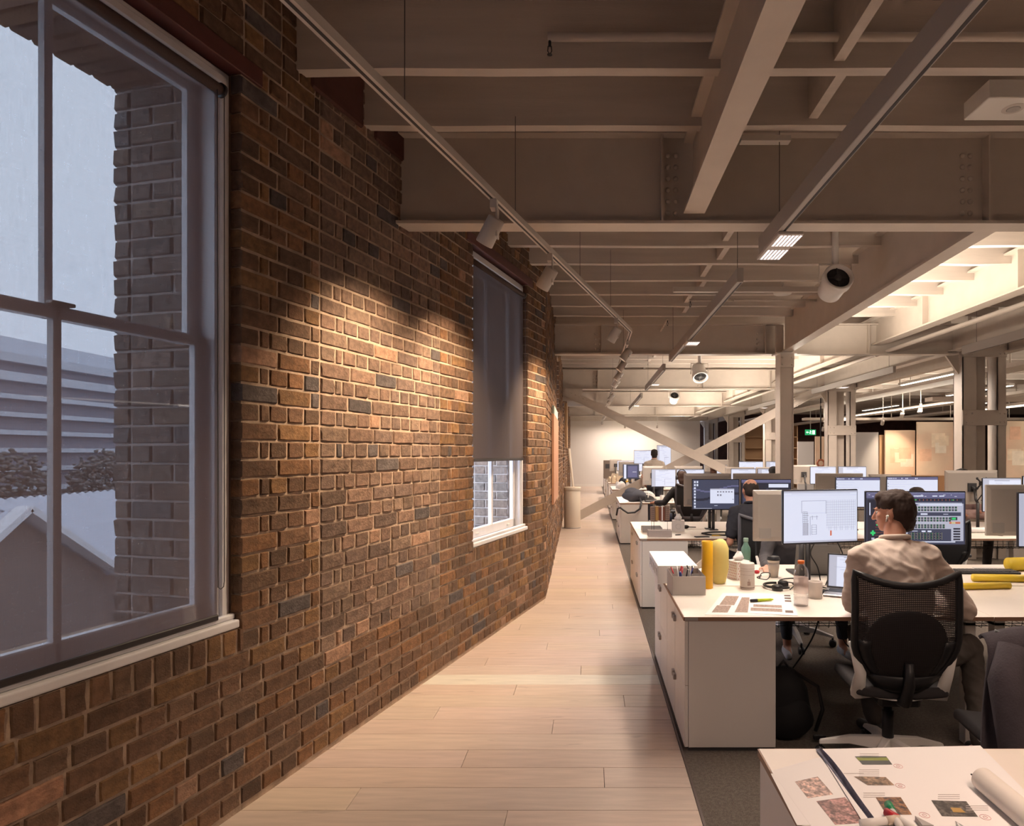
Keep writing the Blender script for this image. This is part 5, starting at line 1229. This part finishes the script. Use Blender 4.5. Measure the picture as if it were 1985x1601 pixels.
# rolled-up edge curling between the two sheets
t = thing('paper_sheet', 'dark printed sheet edge curling up between the two white sheets', 'paper', D(1650,1520)); a = D(1582,1456); b = D(1690,1601); m = MB(); vs = []; fs = []
for j in range(13):
    u = j/12; c = a.lerp(b, u)-t.location
    for i in range(7): th = i/6*2.2; vs.append((c.x+.012*math.sin(th)*(1+.3*math.sin(u*6)), c.y+.004*math.cos(th), .004+.012*(1-math.cos(th))*(.6+.4*math.sin(u*3.1))))
for j in range(12):
    for i in range(6): q = j*7+i; fs.append((q, q+1, q+8, q+7))
m.smooth = True; m.add(vs, fs); o = m.build('curled_edge', mat('print_navy', (.16,.16,.23), .6, noise=.5, nscale=30), t); s_ = o.modifiers.new('thick', 'SOLIDIFY'); s_.thickness = .0006
tC, _ = sheet('thin stack of white sheets overhanging the left edge of the nearest desk', Dq((1545,1600),(1610,1600),(1560,1500),(1494,1500)), zz-.0003, [])
a = D(1905,1510, DH+.03); b = D(2060,1640, DH+.03); t = thing('paper_roll', 'cream rolled drawing at the right of the nearest desk', 'roll', (a.x, a.y, DH)); MB().tube([a, b], .030, 24, caps=False).build('outer_turn', mat('cream_roll', (.74,.68,.62), .7), t, world=True); MB().tube([a+Vector((0,0,.0)), b], .022, 24, caps=False).build('inner_turn', mat('cream_roll'), t, world=True)
MB().tube([a+Vector((-.008,.012,.0)), a+Vector((-.016,.026,.0))], .002, 6).build('clip', M_blk, t, world=True)
def marker(label, px, py, rz, col, L=.10, r=.009):
    p = D(px, py); t = thing('marker_pen', label, 'pen', (p.x, p.y, DH+.0055+r), rz); MB().tube([(-L/2,0,0),(L/2-.03,0,0)], r, 12).build('barrel', M_whitep, t); MB().tube([(L/2-.035,0,0),(L/2,0,0)], r*1.12, 12).build('cap', col, t); return t
marker('green-capped marker at the bottom frame edge', 1733, 1592, R(80), mat('green_cap', (.01,.22,.09), .4)); marker('red-capped marker beside the green one at the frame edge', 1752, 1606, R(115), M_red); marker('cream-capped marker left of the green one', 1706, 1604, R(10), mat('cream_cap', (.6,.5,.4), .5))
t = thing('wire_clip', 'thin silver wire clip on the printed sheet at the frame bottom', 'clip', D(1862, 1598, DH+.008)); MB().tube([(-.01,-.01,0),(-.005,.012,0),(.0,.0,0),(.004,-.014,0)], .0012, 6).build('wire', M_alu, t)
t = thing('scale_model_piece', 'small grey card wedge at the bottom frame edge', 'card', D(1790, 1600, DH+.005)); MB().prism([(-.012,-.02),(.014,-.02),(-.010,.02)], 0, .012).build('wedge', M_grey, t)
# ---- third row
t = thing('building_model', 'architectural model of brown towers on thin legs over a grey base', 'model', (.735, 6.95, DH)); MB().box(-.135,.115,-.07,.08,0,.065).build('base', mat('model_card', (.42,.36,.34), .8), t, bevel=.002)
m = MB()
m.box(-.105,-.06,-.02,.04,.16,.31); m.build('tower', mat('model_brown', (.26,.17,.13), .7), t); MB().box(-.055,-.022,-.02,.05,.165,.315).build('tower', mat('model_ochre', (.42,.23,.08), .6), t); MB().box(-.018,.045,-.02,.05,.165,.31).build('tower', mat('model_redbrown', (.18,.06,.035), .6), t); MB().box(.05,.095,-.02,.05,.165,.32).build('tower', mat('model_brown'), t)
m = MB()
for k in range(6):
    for x in (-.09,-.075,.065,.08): m.box(x-.005,x+.005,-.0215,-.0195,.18+k*.022,.192+k*.022)
m.build('window_marks', M_ink, t); MB().box(.010,.022,-.022,.05,.165,.312).build('pale_strip', M_paper, t)
for x in (-.095,-.07,.075): MB().tube([(x,0,.065),(x,0,.17)], .002, 6).build('leg', M_blk, t)
tissue_box('cream tissue box with ring print beside the building model', (.985, 7.42, DH), R(-6), False, w=.14, h=.12)
t = thing('clear_tray', 'grey translucent tray at the third row corner behind the model', 'tray', (.66, 7.38, DH)); open_box(t, -.09, .13, -.12, .12, .05, .003, mat('translucent_grey', (.45,.43,.43), .3))
cable('thick black cable ring lying on the third row desk', [(1.20,7.1,DH+.01),(1.35,7.22,DH+.01),(1.6,7.2,DH+.01),(1.72,7.05,DH+.01),(1.5,6.95,DH+.01),(1.28,6.97,DH+.01),(1.20,7.1,DH+.01)], .009)
t = tag(MB().box(-.09,.09,-.04,.04,0,.012).build('notebook', mat('mustard', (.55,.33,.04), .6), None, bevel=.002), 'mustard yellow notebook in front of the dark-polo man', 'notebook'); t.location = (1.37, 6.98, DH)
t = thing('phone', 'black phone on the third row desk', 'phone', (1.16, 6.86, DH), R(10)); MB().box(-.075,.075,-.036,.036,0,.009).build('case', M_blk, t, bevel=.003); MB().box(-.068,.068,-.031,.031,.009,.0095).build('screen', M_dgrey, t)
sheet('white sheet lying beside the mustard notebook', [(1.36,6.82),(1.66,6.80),(1.64,6.95),(1.38,6.97)], DH+.0003, []); t = tag(MB().tube([(-.03,0,0),(.03,.03,0)], .005, 8).build('pen', M_blk, None), 'single black pen left of the phone', 'pen'); t.location = (.93, 7.0, DH+.0055)
t = thing('desk_gadget', 'small black gadget between the tissue box and the dark desktop monitor', 'gadget', (1.10, 7.62, DH)); MB().ell((0,0,.022), (.04,.03,.022), 14, 10).build('body', M_blk, t); MB().tube([(.03,0,.02),(.12,.02,.015)], .006, 6).build('lead', M_blk, t)
headphones('black headphones on the third row desk at right', (4.42, 7.0, DH), R(10))
t = thing('paper_roll', 'thin white paper roll lying near the right-hand headphones', 'roll', (4.25, 7.22, DH)); MB().tube([(-.25,0,.03),(.3,.02,.03)], .03, 14).build('roll', M_paper, t)
t = thing('cardboard_box', 'brown cardboard box above the violet-barred screen', 'box', (4.17, 8.15, DH+.0)); MB().box(-.22,.20,-.12,.12,0,.60).build('carton', mat('cardboard', (.30,.14,.05), .8), t, bevel=.003); MB().box(-.22,.20,-.03,.03,.60,.602).build('tape', mat('tape_tan', (.4,.25,.12), .4), t)
# ---- fourth row and beyond
t = thing('duffel_bag', 'dark grey soft bag on the fourth row corner with hanging strap', 'bag', (.78, 11.85, DH)); m = MB(); m.ell((0,0,.10), (.22,.14,.11), 22, 14); m.ell((-.05,0,.15), (.13,.10,.09), 16, 10); crumple(m, .03, 8); m.v = [(x,y,max(z,.001)) for x,y,z in m.v]; m.build('bag_body', mat('slate_nylon', (.05,.05,.065), .8), t)
MB().tube([(.08,-.12,.08),(.10,-.37,.01),(.07,-.40,-.10),(-.02,-.41,-.16),(-.14,-.41,-.17),(-.22,-.40,-.12),(-.27,-.38,-.08),(-.315,-.34,-.10),(-.335,-.32,-.22)], .016, 8).build('strap', M_blk, t)
t = thing('helmet', 'white vented bicycle helmet on the fourth row desk', 'helmet', (1.04, 12.1, DH), R(70)); m = MB(); m.ell((0,0,.03), (.10,.135,.13), 22, 14); m.v = [(x,y,max(z,.01)) for x,y,z in m.v]; m.build('inner_shell', M_dgrey, t)
for k in range(7):
    a = -.9+.3*k; pts = [((.108*math.sin(a)*math.cos(b*.3-1.35)), .143*math.sin(b*.3-1.35), .03+.138*math.cos(a)*math.cos(b*.3-1.35)) for b in range(10)]; MB().tube(pts, .011, 7).build('rib', M_whitep, t)
for k in range(2): MB().tube([((.112)*math.cos(b*.45+.2), -.04+.09*k, .03+.135*math.sin(b*.45+.2)) for b in range(7)], .010, 6).build('cross_rib', M_whitep, t)
t = tag(MB().box(-.14,.14,-.09,.09,0,.03).build('black_pouch', M_blk, None, bevel=.01), 'flat black pouch right of the helmet', 'pouch'); t.location = (1.10, 11.75, DH)
mug('clear-looking glass beside the woman', (1.42, 11.75, DH), M_clear)
mug('small white cup near the woman screen', (1.30, 12.0, DH), M_whitep)
t = thing('carrier_bag', 'white and grey carrier bag on the fifth row corner', 'bag', (.72, 15.95, DH)); m = MB(); m.ell((0,0,.07), (.10,.08,.09), 16, 10); crumple(m, .05, 9); m.v = [(x,y,max(z,.001)) for x,y,z in m.v]; m.build('bag_body', M_paper, t)
rr = random.Random(4)
items = [('white_pot', 'white lettered pot on the fifth row corner', .66, 16.3, .10, .16, M_whitep), ('white_pot', 'second white pot beside the lettered one', .90, 16.2, .08, .15, M_whitep), ('yellow_crate', 'bright yellow crate on the fifth row', 1.02, 16.95, .30, .16, M_yel),
         ('kettle', 'silver kettle on the fifth row below the standing man', 1.42, 16.0, .14, .22, M_alu), ('printer', 'small white printer on the fifth row left of the standing man', 1.22, 16.7, .36, .30, M_whitep), ('black_case', 'round-topped black case on the fifth row', .82, 16.9, .24, .25, M_blk),
         ('file_box', 'tall grey-brown file box on the far row beside the walkway', .62, 22.4, .40, .62, mat('file_grey', (.22,.17,.14), .7))]
for nm, lb, x, y, w, h, mm in items:
    t = thing(nm, lb, nm.split('_')[-1], (x, y, DH))
    if nm in ('white_pot', 'kettle'): MB().lathe([(w*.42,0),(w*.5,.01),(w*.5,h*.7),(w*.38,h*.95),(w*.3,h)], (0,0,0), 16).build('body', mm, t); MB().tube([(w*.45,0,h*.8),(w*.9,0,h*.7),(w*.8,0,h*.3),(w*.45,0,h*.25)], .012, 6).build('handle', M_dgrey if nm == 'kettle' else mm, t)
    elif nm == 'black_case': m = MB(); m.ell((0,0,.08), (w/2,w/2*.8,h-.08), 16, 10); m.v = [(a,b,max(c,0)) for a,b,c in m.v]; m.build('body', mm, t)
    else: MB().box(-w/2,w/2,-w*.4,w*.4,0,h).build('body', mm, t, bevel=.01); MB().box(-w*.35,w*.35,-w*.4-.004,-w*.4,h*.55,h*.8).build('slot', M_dgrey, t)
for i in range(16):   # cream card models on the sixth row
    x = rr.uniform(.58, 1.05); y = rr.uniform(18.95, 20.2); w = rr.uniform(.05, .13); h = rr.uniform(.05, .28); t = thing('card_model', 'small cream card building model in the cluster on the sixth row', 'model', (x, y, DH), rr.uniform(0, 3), 'cream card models on the sixth row')
    MB().box(-w,w,-w*.6,w*.6,0,h*.6).build('block', mat('card_cream', (.60,.48,.34), .8), t); MB().add([(-w,-w*.6,h*.6),(w,-w*.6,h*.6),(w,w*.6,h*.6),(-w,w*.6,h*.6),(-w,0,h),(w,0,h)], [(0,1,5,4),(2,3,4,5),(0,4,3),(1,2,5),(0,3,2,1)]).build('roof', mat('card_cream'), t)
# ---- along the wall
t = thing('round_bin', 'tall round cream bin standing against the brick wall', 'bin', (-.405, 14.0, 0)); MB().lathe([(.17,0),(.175,.01),(.175,.80),(.17,.805)], (0,0,0), 36).build('drum', mat('bin_cream', (.66,.57,.47), .5), t)
MB().lathe([(.182,.80),(.186,.805),(.186,.862),(.18,.872),(.10,.876)], (0,0,0), 36).build('lid', mat('bin_cream'), t); MB().lathe([(.18,0),(.18,.02)], (0,0,0), 32).build('foot_ring', M_grey, t)
def wallboard(name, label, cat, y0, y1, z0, z1, m_, thick=.03):
    a = (-.352-.0206*y0+.012, y0); b = (-.352-.0206*y1+.012, y1); t = thing(name, label, cat, (a[0], (y0+y1)/2, z0)); m = MB().add([(a[0],a[1],z0),(a[0]+thick,a[1],z0),(b[0]+thick,b[1],z0),(b[0],b[1],z0),(a[0],a[1],z1),(a[0]+thick,a[1],z1),(b[0]+thick,b[1],z1),(b[0],b[1],z1)], [(0,1,2,3),(7,6,5,4),(0,4,5,1),(1,5,6,2),(2,6,7,3),(3,7,4,0)]); m.build('panel', m_, t, world=True); return t
t = wallboard('wall_panel', 'pinkish timber panel fixed to the brick beyond the corner', 'panel', 8.55, 10.55, .93, 2.12, mat('pink_timber', (.42,.21,.13), .7, noise=.15, nscale=5))
wallboard('wall_panel', 'pale blue strip above the pinkish timber panel', 'panel', 8.75, 10.3, 2.125, 2.24, mat('pale_cyan', (.42,.52,.50), .7), .028)
wallboard('wall_panel', 'tan board hung high on the far wall between windows', 'panel', 17.8, 19.0, 1.75, 2.95, mat('tan_board', (.42,.26,.14), .7), .05)
t = thing('leaning_board', 'pale board leaning on the far wall near the end', 'board', (-.59, 22.5, 0)); MB().add([(-.02,0,0),(.02,0,0),(.02,1.0,0),(-.02,1.0,0),(-.20,0,1.75),(-.16,0,1.75),(-.16,1.0,1.75),(-.20,1.0,1.75)], [(3,2,1,0),(4,5,6,7),(0,1,5,4),(1,2,6,5),(2,3,7,6),(3,0,4,7)]).build('board', mat('pale_board', (.62,.54,.46), .7), t)
# far right background desks and shelves seen as dark recess beyond the braces
t = thing('shelf_unit', 'tan open shelf beyond the braces between the columns', 'shelf', (8.2, 30, 0)); m = MB(); 
for k in range(6): m.box(-1.2,1.2,-.2,.2,.3+k*.5,.34+k*.5)
m.box(-1.2,-1.16,-.2,.2,0,2.9); m.box(1.16,1.2,-.2,.2,0,2.9); m.box(-.02,.02,-.2,.2,0,2.9); m.box(-1.2,1.2,.18,.2,0,2.9); m.build('shelf_frame', mat('tan_board'), t)
# ================================================================ PEOPLE
def blob(parts, voxel, name, m_, parent, smooth=5, disp=None):
    """closed shells fused into one continuous skin by a voxel remesh, smoothed and baked to a mesh"""
    m = MB()
    for p in parts:
        k = p[0]
        if k == 'cap':
            _, a, b, ra, rb = p; a = Vector(a); b = Vector(b); d = (b-a); L = d.length; d.normalize(); q = d.to_track_quat('Z', 'Y').to_matrix().to_4x4()
            prof = [(ra*math.cos(t), ra*math.sin(t)) for t in [R(x) for x in (-80,-55,-30,-5)]]+[(rb*math.cos(t), L+rb*math.sin(t)) for t in [R(x) for x in (5,30,55,80)]]
            m.lathe(prof, a, 14, M=q)
        elif k == 'ell': m.ell(p[1], p[2], 18, 12, M=p[3] if len(p) > 3 else None)
        elif k == 'loft':
            vs = []; fs = []; S = 24; ring = p[1]
            for (c, rx, ry) in ring:
                for i in range(S):
                    a = 2*math.pi*i/S; vs.append((c[0]+rx*math.cos(a), c[1]+ry*math.sin(a), c[2]))
            for j in range(len(ring)-1):
                for i in range(S): fs.append((j*S+i, j*S+(i+1) % S, (j+1)*S+(i+1) % S, (j+1)*S+i))
            fs += [tuple(range(S-1, -1, -1)), tuple(range((len(ring)-1)*S, len(ring)*S))]; m.add(vs, fs)
    me = m.mesh(name+'_raw', [m_]); o = bpy.data.objects.new(name+'_raw', me); COL.objects.link(o)
    r = o.modifiers.new('r', 'REMESH'); r.mode = 'VOXEL'; r.voxel_size = voxel; r.use_smooth_shade = True
    s = o.modifiers.new('s', 'SMOOTH'); s.factor = .6; s.iterations = smooth
    dg = bpy.context.evaluated_depsgraph_get(); dg.update(); ne = bpy.data.meshes.new_from_object(o.evaluated_get(dg)); bpy.data.objects.remove(o)
    ne.name = name; ne.materials.clear(); ne.materials.append(m_)
    if disp:
        n = len(ne.vertices); nr = [v.normal.copy() for v in ne.vertices]
        for v, nn in zip(ne.vertices, nr): v.co += nn*disp(v.co)
    ne.polygons.foreach_set('use_smooth', [True]*len(ne.polygons)); ne.update()
    o = bpy.data.objects.new(name, ne); COL.objects.link(o); o.parent = parent; return o
def hand_parts(w, d, side, s=1.0, spread=(0,0,-1)):
    """palm, four unequal bent fingers, thumb from the side; d = forearm direction"""
    w = Vector(w); d = Vector(d).normalized(); n = Vector(spread).normalized(); x = d.cross(n).normalized()*side; P = []
    pc = w+d*.05*s; P.append(('cap', w, w+d*.03*s, .024*s, .026*s))
    for k, (off, L) in enumerate(((-.028,.066),(-.009,.076),(.010,.072),(.028,.058))):
        k0 = w+d*.03*s+x*off*.6*s; k1 = w+d*.085*s+x*off*s; a = k1+(d*.9+n*.25).normalized()*L*.5*s; b = a+(d*.6+n*.75).normalized()*L*.5*s
        P += [('cap', k0, k1, .013*s, .0115*s), ('cap', k1, a, .0105*s, .0095*s), ('cap', a, b, .0095*s, .008*s)]
    t0 = w+d*.025*s-x*.022*s; t1 = t0+(d*.6-x*.8).normalized()*.045*s; t2 = t1+(d*.95-x*.1+n*.2).normalized()*.035*s
    return P+[('cap', t0, t1, .014*s, .0115*s), ('cap', t1, t2, .011*s, .009*s)]
M_eye = mat('eye', (.7,.68,.66), .2); M_lip = mat('lip', (.42,.16,.13), .5)
def fold(amp, sc=11, seed=0, dirn=(1, .3, .8)):
    def f(p):
        q = Vector((p.x*dirn[0]*sc*.6+p.z*sc*.9, p.y*sc*.5, p.z*sc*.75-p.x*sc*.55))+Vector((seed, 0, 0))
        a = MN.noise(q); b = MN.noise(Vector((q.x*1.7+4, q.y*1.5, q.z*.9))); return amp*(.55-min(1, abs(a)*3.2))*.7+amp*.45*(.4-min(1, abs(b)*3))+amp*.12*MN.noise(q*3.1)
    return f
def person(label, loc, rz, s=1.0, shirt=(.5,.4,.3), hair=(.02,.012,.01), pants=(.05,.045,.045), head_yaw=0, head_pitch=0, lean=0, voxel=.014, standing=False, sleeves='long', hairstyle='short',
           arms=None, legs=None, skin=None, shoes=(.5,.5,.52), hk=None, headphones=False, earbud=False, ankle_skin=False, fsh=.006, hx=0, seated_face=False, hair_noise=.004, legs_on=True):
    t = thing('person', label, 'person', loc, rz); S = lambda p: Vector(p)*s
    t.scale = (1,1,1)
    sk = skin or M_skin
    def TL(y, z):     # lean the trunk forward from the pelvis
        dz = z-.52; a = lean; return (0, y+math.sin(a)*dz, .52+math.cos(a)*dz)
    H0 = .38 if standing else 0
    up = Vector((0,0,H0*1.0))
    def T(x, y, z): b = TL(y, z); return Vector((x+b[0], b[1], b[2]))+up
    ring = [(.49,.165,.125,-.01),(.55,.172,.13,-.01),(.63,.168,.122,0),(.72,.158,.108,.005),(.83,.168,.112,.01),(.94,.188,.122,.01),(1.02,.196,.124,.01),(1.08,.188,.112,.015),(1.125,.135,.085,.02),(1.165,.070,.066,.035)]
    def torso(g): return [('loft', [(S(T(0, yo, z)), (rx+g)*s, (ry+g)*s) for z, rx, ry, yo in ring])]
    shR, shL = T(.185,.015,1.065), T(-.185,.015,1.065)
    ar = arms or {'R': ((.33,.14,.80),(.17,.44,.775)), 'L': ((-.30,.14,.80),(-.12,.44,.775))}
    neck0 = T(hx*.3,.03,1.13); neck1 = T(hx*.7,.045,1.21); hc = T(hx,.065,1.300)
    Rh = Matrix.Rotation(head_yaw, 4, 'Z') @ Matrix.Rotation(head_pitch, 4, 'X'); hs = s
    def Hd(x, y, z): return S(hc)+(Rh @ Vector((x,y,z)))*hs
    def He(c, r, extra=None): return ('ell', Hd(*c), tuple(q*hs for q in r), Rh @ extra if extra else Rh)
    head = [He((0,-.010,.022), (.077,.094,.090)), He((0,.028,-.020), (.064,.068,.082)), He((0,.045,-.070), (.048,.046,.036)), He((0,.068,-.085), (.022,.020,.018)),
            ('cap', Hd(0,.092,.010), Hd(0,.112,-.028), .0085*hs, .0125*hs), ('cap', Hd(-.028,.086,.022), Hd(.028,.086,.022), .009*hs, .009*hs), ('cap', Hd(-.018,.085,-.055), Hd(.018,.085,-.055), .009*hs, .009*hs),
            ('cap', Hd(-.045,.06,-.015), Hd(-.035,.07,-.02), .018*hs, .016*hs), ('cap', Hd(.045,.06,-.015), Hd(.035,.07,-.02), .018*hs, .016*hs)]
    for sd in (-1, 1):
        head += [He((sd*.079,-.004,-.012), (.010,.017,.030)), ('cap', Hd(sd*.076,0,-.03), Hd(sd*.076,.002,-.038), .009*hs, .008*hs)]
    neck = [('cap', S(neck0), S(neck1), .058*s, .055*s), ('cap', S(neck1), Hd(0,-.02,-.05), .056*s, .056*s)]
    lg = legs or {'R': ((.19,.44,.57),(.17,.42,.09)), 'L': ((-.19,.44,.57),(-.17,.42,.09))}
    if standing: lg = {'R': ((.10,.03,.50),(.10,-.01,.09)), 'L': ((-.10,.03,.50),(-.10,-.01,.09))}
    body = torso(-.012)+neck+head; sh = torso(.008); pn = [('loft', [(S(T(0,-.01,z)), rx*s, ry*s) for z, rx, ry in ((.455,.13,.11),(.50,.178,.138),(.57,.184,.142),(.63,.180,.134))])]; sleeves_p = []
    for sd, k, shp in ((1, 'R', shR), (-1, 'L', shL)):
        el, wr = Vector(ar[k][0])+up, Vector(ar[k][1])+up
        body += [('ell', S(shp), (.058*s,)*3), ('cap', S(shp), S(el), .046*s, .038*s), ('cap', S(el), S(wr), .038*s, .025*s)]
        body += hand_parts(S(wr), S(wr)-S(el), sd, s)
        g = .013
        sh += [('ell', S(shp), (.070*s,)*3), ('cap', S(T(sd*.05,.02,1.12)), S(shp+Vector((-sd*.02,0,.02))), .050*s, .055*s)]
        if sleeves == 'long': sh += [('cap', S(shp), S(el), (.056+g)*s, (.044+g)*s), ('cap', S(el), S(el.lerp(wr, .93)), (.044+g)*s, (.028+g)*s)]
        else: sh += [('cap', S(shp), S(shp.lerp(el, .72)), (.056+g)*s, (.050+g)*s)]
        kn, an = Vector(lg[k][0]), Vector(lg[k][1])
        hp = T(sd*.095,.02,.53)
        body += [('cap', S(hp), S(kn), .080*s, .052*s), ('cap', S(kn), S(an), .052*s, .034*s)]
        pn += [('cap', S(hp), S(kn), .096*s, .066*s), ('cap', S(kn), S(kn.lerp(an, .80 if ankle_skin else .95)), .066*s, .050*s)]
        if legs_on:
            fd = Vector((0, 1, 0)); m = [('cap', S(an+Vector((0,-.045,-.045))), S(an+Vector((sd*.02,.13,-.052))), .038*s, .030*s), ('cap', S(an+Vector((0,-.02,-.02))), S(an+Vector((0,.05,-.04))), .040*s, .034*s)]
            body += [('cap', S(an), S(an+Vector((0,.08,-.045))), .030*s, .022*s)]
            blob(m, .010, 'shoe', mat('shoe_%.2f' % shoes[0], shoes, .6), t, 4)
    if seated_face is not None: pass
    blob(body, voxel*.62, 'body', sk, t, 3)
    if sleeves == 'jacket': pass
    fm = mat('shirt_%.2f_%.2f_%.2f' % shirt, shirt, .85, noise=.05, nscale=30, bump=.08, bscale=200)
    blob(sh, voxel*.8, 'shirt', fm, t, 4, fold(fsh, seed=loc[0]))
    m = MB(); c = S(T(hx*.4,.03,1.163)); pts = [c+Vector((.068*math.cos(a*.524)*s, .066*math.sin(a*.524)*s, (.012*math.sin(a*.524+3.14)+.006)*s)) for a in range(12)]; m.tube(pts, .013*s, 8, closed=True)
    o = m.build('collar', fm, t)
    blob(pn, voxel, 'trousers', mat('trousers_%.2f_%.2f' % pants[:2], pants, .85, bump=.1, bscale=120), t, 4, fold(fsh*.7, seed=3))
    # face details
    for sd in (-1, 1):
        MB().ell(Hd(sd*.031,.074,.002), (.0115*hs,)*3, 12, 8).build('eye', M_eye, t); MB().ell(Hd(sd*.031,.084,.002), (.0048*hs,.003*hs,.0048*hs), 8, 6).build('iris', M_blk, t)
        MB().tube([Hd(sd*.045,.088,.020), Hd(sd*.031,.096,.026), Hd(sd*.016,.094,.021)], .0035*hs, 6).build('eyebrow', mat('hair_%.3f' % hair[0], hair, .8), t)
    MB().tube([Hd(-.022,.091,-.055), Hd(0,.100,-.053), Hd(.022,.091,-.055)], .0045*hs, 6).build('lips', M_lip, t)
    # hair
    hm = mat('hair_%.3f' % hair[0], hair, .75, noise=.5, nscale=60, bump=.5, bscale=90, stretch=(1,1,.3))
    if hairstyle == 'balding': hp_ = [He((0,-.045,-.01), (.079,.063,.070)), He((0,-.02,.025), (.083,.086,.070))]
    else:
        hp_ = [He((0,-.012,.050), (.084,.098,.074)), He((0,-.040,.012), (.084,.075,.088)), He((0,.040,.082), (.062,.050,.036)), He((0,-.058,-.055), (.062,.042,.055))]
    if hairstyle == 'long': hp_ += [He((0,-.055,-.05), (.082,.060,.10)), ('cap', Hd(.02,-.085,-.06), Hd(.02,-.10,-.26), .055*hs, .026*hs), ('cap', Hd(-.03,-.08,-.06), Hd(-.02,-.095,-.22), .045*hs, .022*hs)]
    def hd(p, A=hair_noise): return A*MN.noise(Vector((p.x*45,p.y*45,p.z*22)))+A*.9*MN.noise(Vector((p.x*110,p.y*110,p.z*50)))+A*.3
    hb = blob(hp_, .0065 if voxel < .012 else .011, 'hair', hm, t, 2, hd)
    if hairstyle == 'balding': MB().ell(Hd(0,-.028,.066), (.055*hs,.052*hs,.045*hs), 18, 12, M=Rh).build('bald_crown', sk, t)
    if earbud:
        for sd in (-1, 1): 
            m = MB(); m.ell(Hd(sd*.091,.008,-.016), (.008*hs,.008*hs,.008*hs), 10, 8); m.tube([Hd(sd*.093,.010,-.018), Hd(sd*.093,.018,-.045)], .0035*hs, 8); m.build('earbud', mat('earbud_white', (.85,.83,.82), .3), t)
    if headphones:
        MB().tube([Hd(.098*math.sin(a), -.0, .02+.125*math.cos(a)) for a in [R(-95+k*13.6) for k in range(15)]], .010*hs, 8).build('headphone_band', M_dgrey, t)
        for sd in (-1, 1): MB().ell(Hd(sd*.098,0,-.005), (.020*hs,.034*hs,.040*hs), 14, 10).build('headphone_cup', M_dgrey, t)
    return t
# the man in the beige shirt
person('man in beige shirt seen from behind, looking left at his screens', (1.615, 3.36, 0), R(2), 1.0, hx=.045, shirt=(.64,.52,.45), hair=(.034,.016,.011), pants=(.062,.050,.043), head_yaw=R(47), head_pitch=R(-6), lean=R(11), voxel=.0105,
       arms={'R': ((.375,.10,.775),(.24,.42,.775)), 'L': ((-.205,.16,.80),(-.02,.42,.79))}, legs={'R': ((.46,.20,.555),(.36,-.06,.12)), 'L': ((-.04,.46,.56),(-.02,.30,.10))}, earbud=True, shoes=(.02,.02,.02), fsh=.013, hair_noise=.0045)
person('colleague in dark sleeves half hidden behind the floor plan monitor', (1.66, 5.50, 0), R(178), .93, shirt=(.055,.05,.055), hair=(.05,.035,.025), pants=(.05,.05,.06), lean=R(10), voxel=.014, arms={'R': ((.26,.20,.80),(.34,.62,.80)), 'L': ((-.27,.18,.80),(-.12,.45,.80))},
       legs={'R': ((.15,.44,.57),(.12,.40,.10)), 'L': ((-.30,.46,.57),(-.33,.44,.12))}, shoes=(.45,.44,.47), ankle_skin=True)
person('balding man in dark polo seated at the third row', (1.60, 6.42, 0), R(2), .955, shirt=(.022,.022,.032), hair=(.03,.018,.013), head_yaw=R(10), lean=R(7), voxel=.014, sleeves='short', hairstyle='balding', arms={'R': ((.30,.16,.80),(.14,.46,.80)), 'L': ((-.25,.02,.76),(-.16,.30,.80))}, pants=(.03,.03,.04))
person('woman with long brown hair and headphones at the fourth row', (1.56, 10.88, 0), R(12), .92, shirt=(.018,.016,.018), hair=(.055,.025,.016), lean=R(8), voxel=.016, hairstyle='long', headphones=True, arms={'R': ((.26,.16,.82),(.12,.46,.82)), 'L': ((-.36,.12,.84),(-.44,.38,.83))}, pants=(.03,.035,.06))
person('standing man in pale shirt with dark hair, back turned, far down the desks', (1.42, 14.75, 0), R(-6), .94, shirt=(.46,.40,.34), hair=(.016,.010,.009), pants=(.03,.03,.035), lean=R(8), voxel=.017, standing=True, arms={'R': ((.28,.06,.80),(.22,.32,.72)), 'L': ((-.28,.02,.76),(-.20,.20,.56))}, sleeves='short')
person('dark-haired sitter mostly hidden behind the drafting monitor', (3.22, 6.35, 0), 0, .895, shirt=(.06,.05,.055), hair=(.03,.018,.012), lean=R(6), voxel=.018)
person('person in dusky pink shirt below the cream bracketed monitor back', (4.84, 8.72, 0), R(180), .99, shirt=(.34,.22,.20), hair=(.018,.012,.012), lean=R(8), voxel=.016, arms={'R': ((.24,.22,.82),(-.08,.38,.86)), 'L': ((-.24,.22,.80),(.08,.40,.82))})
person('black-haired head above the far screens right of the brace crossing', (4.03, 17.6, 0), R(180), .98, shirt=(.08,.07,.07), hair=(.012,.010,.010), voxel=.02)
person('black-haired sitter just left of the slim column', (3.05, 10.9, 0), 0, .97, shirt=(.06,.06,.07), hair=(.014,.011,.011), voxel=.02)
person('brown-haired sitter under the brace crossing', (2.84, 15.2, 0), R(-10), .92, shirt=(.10,.07,.06), hair=(.085,.035,.02), hairstyle='long', voxel=.02)
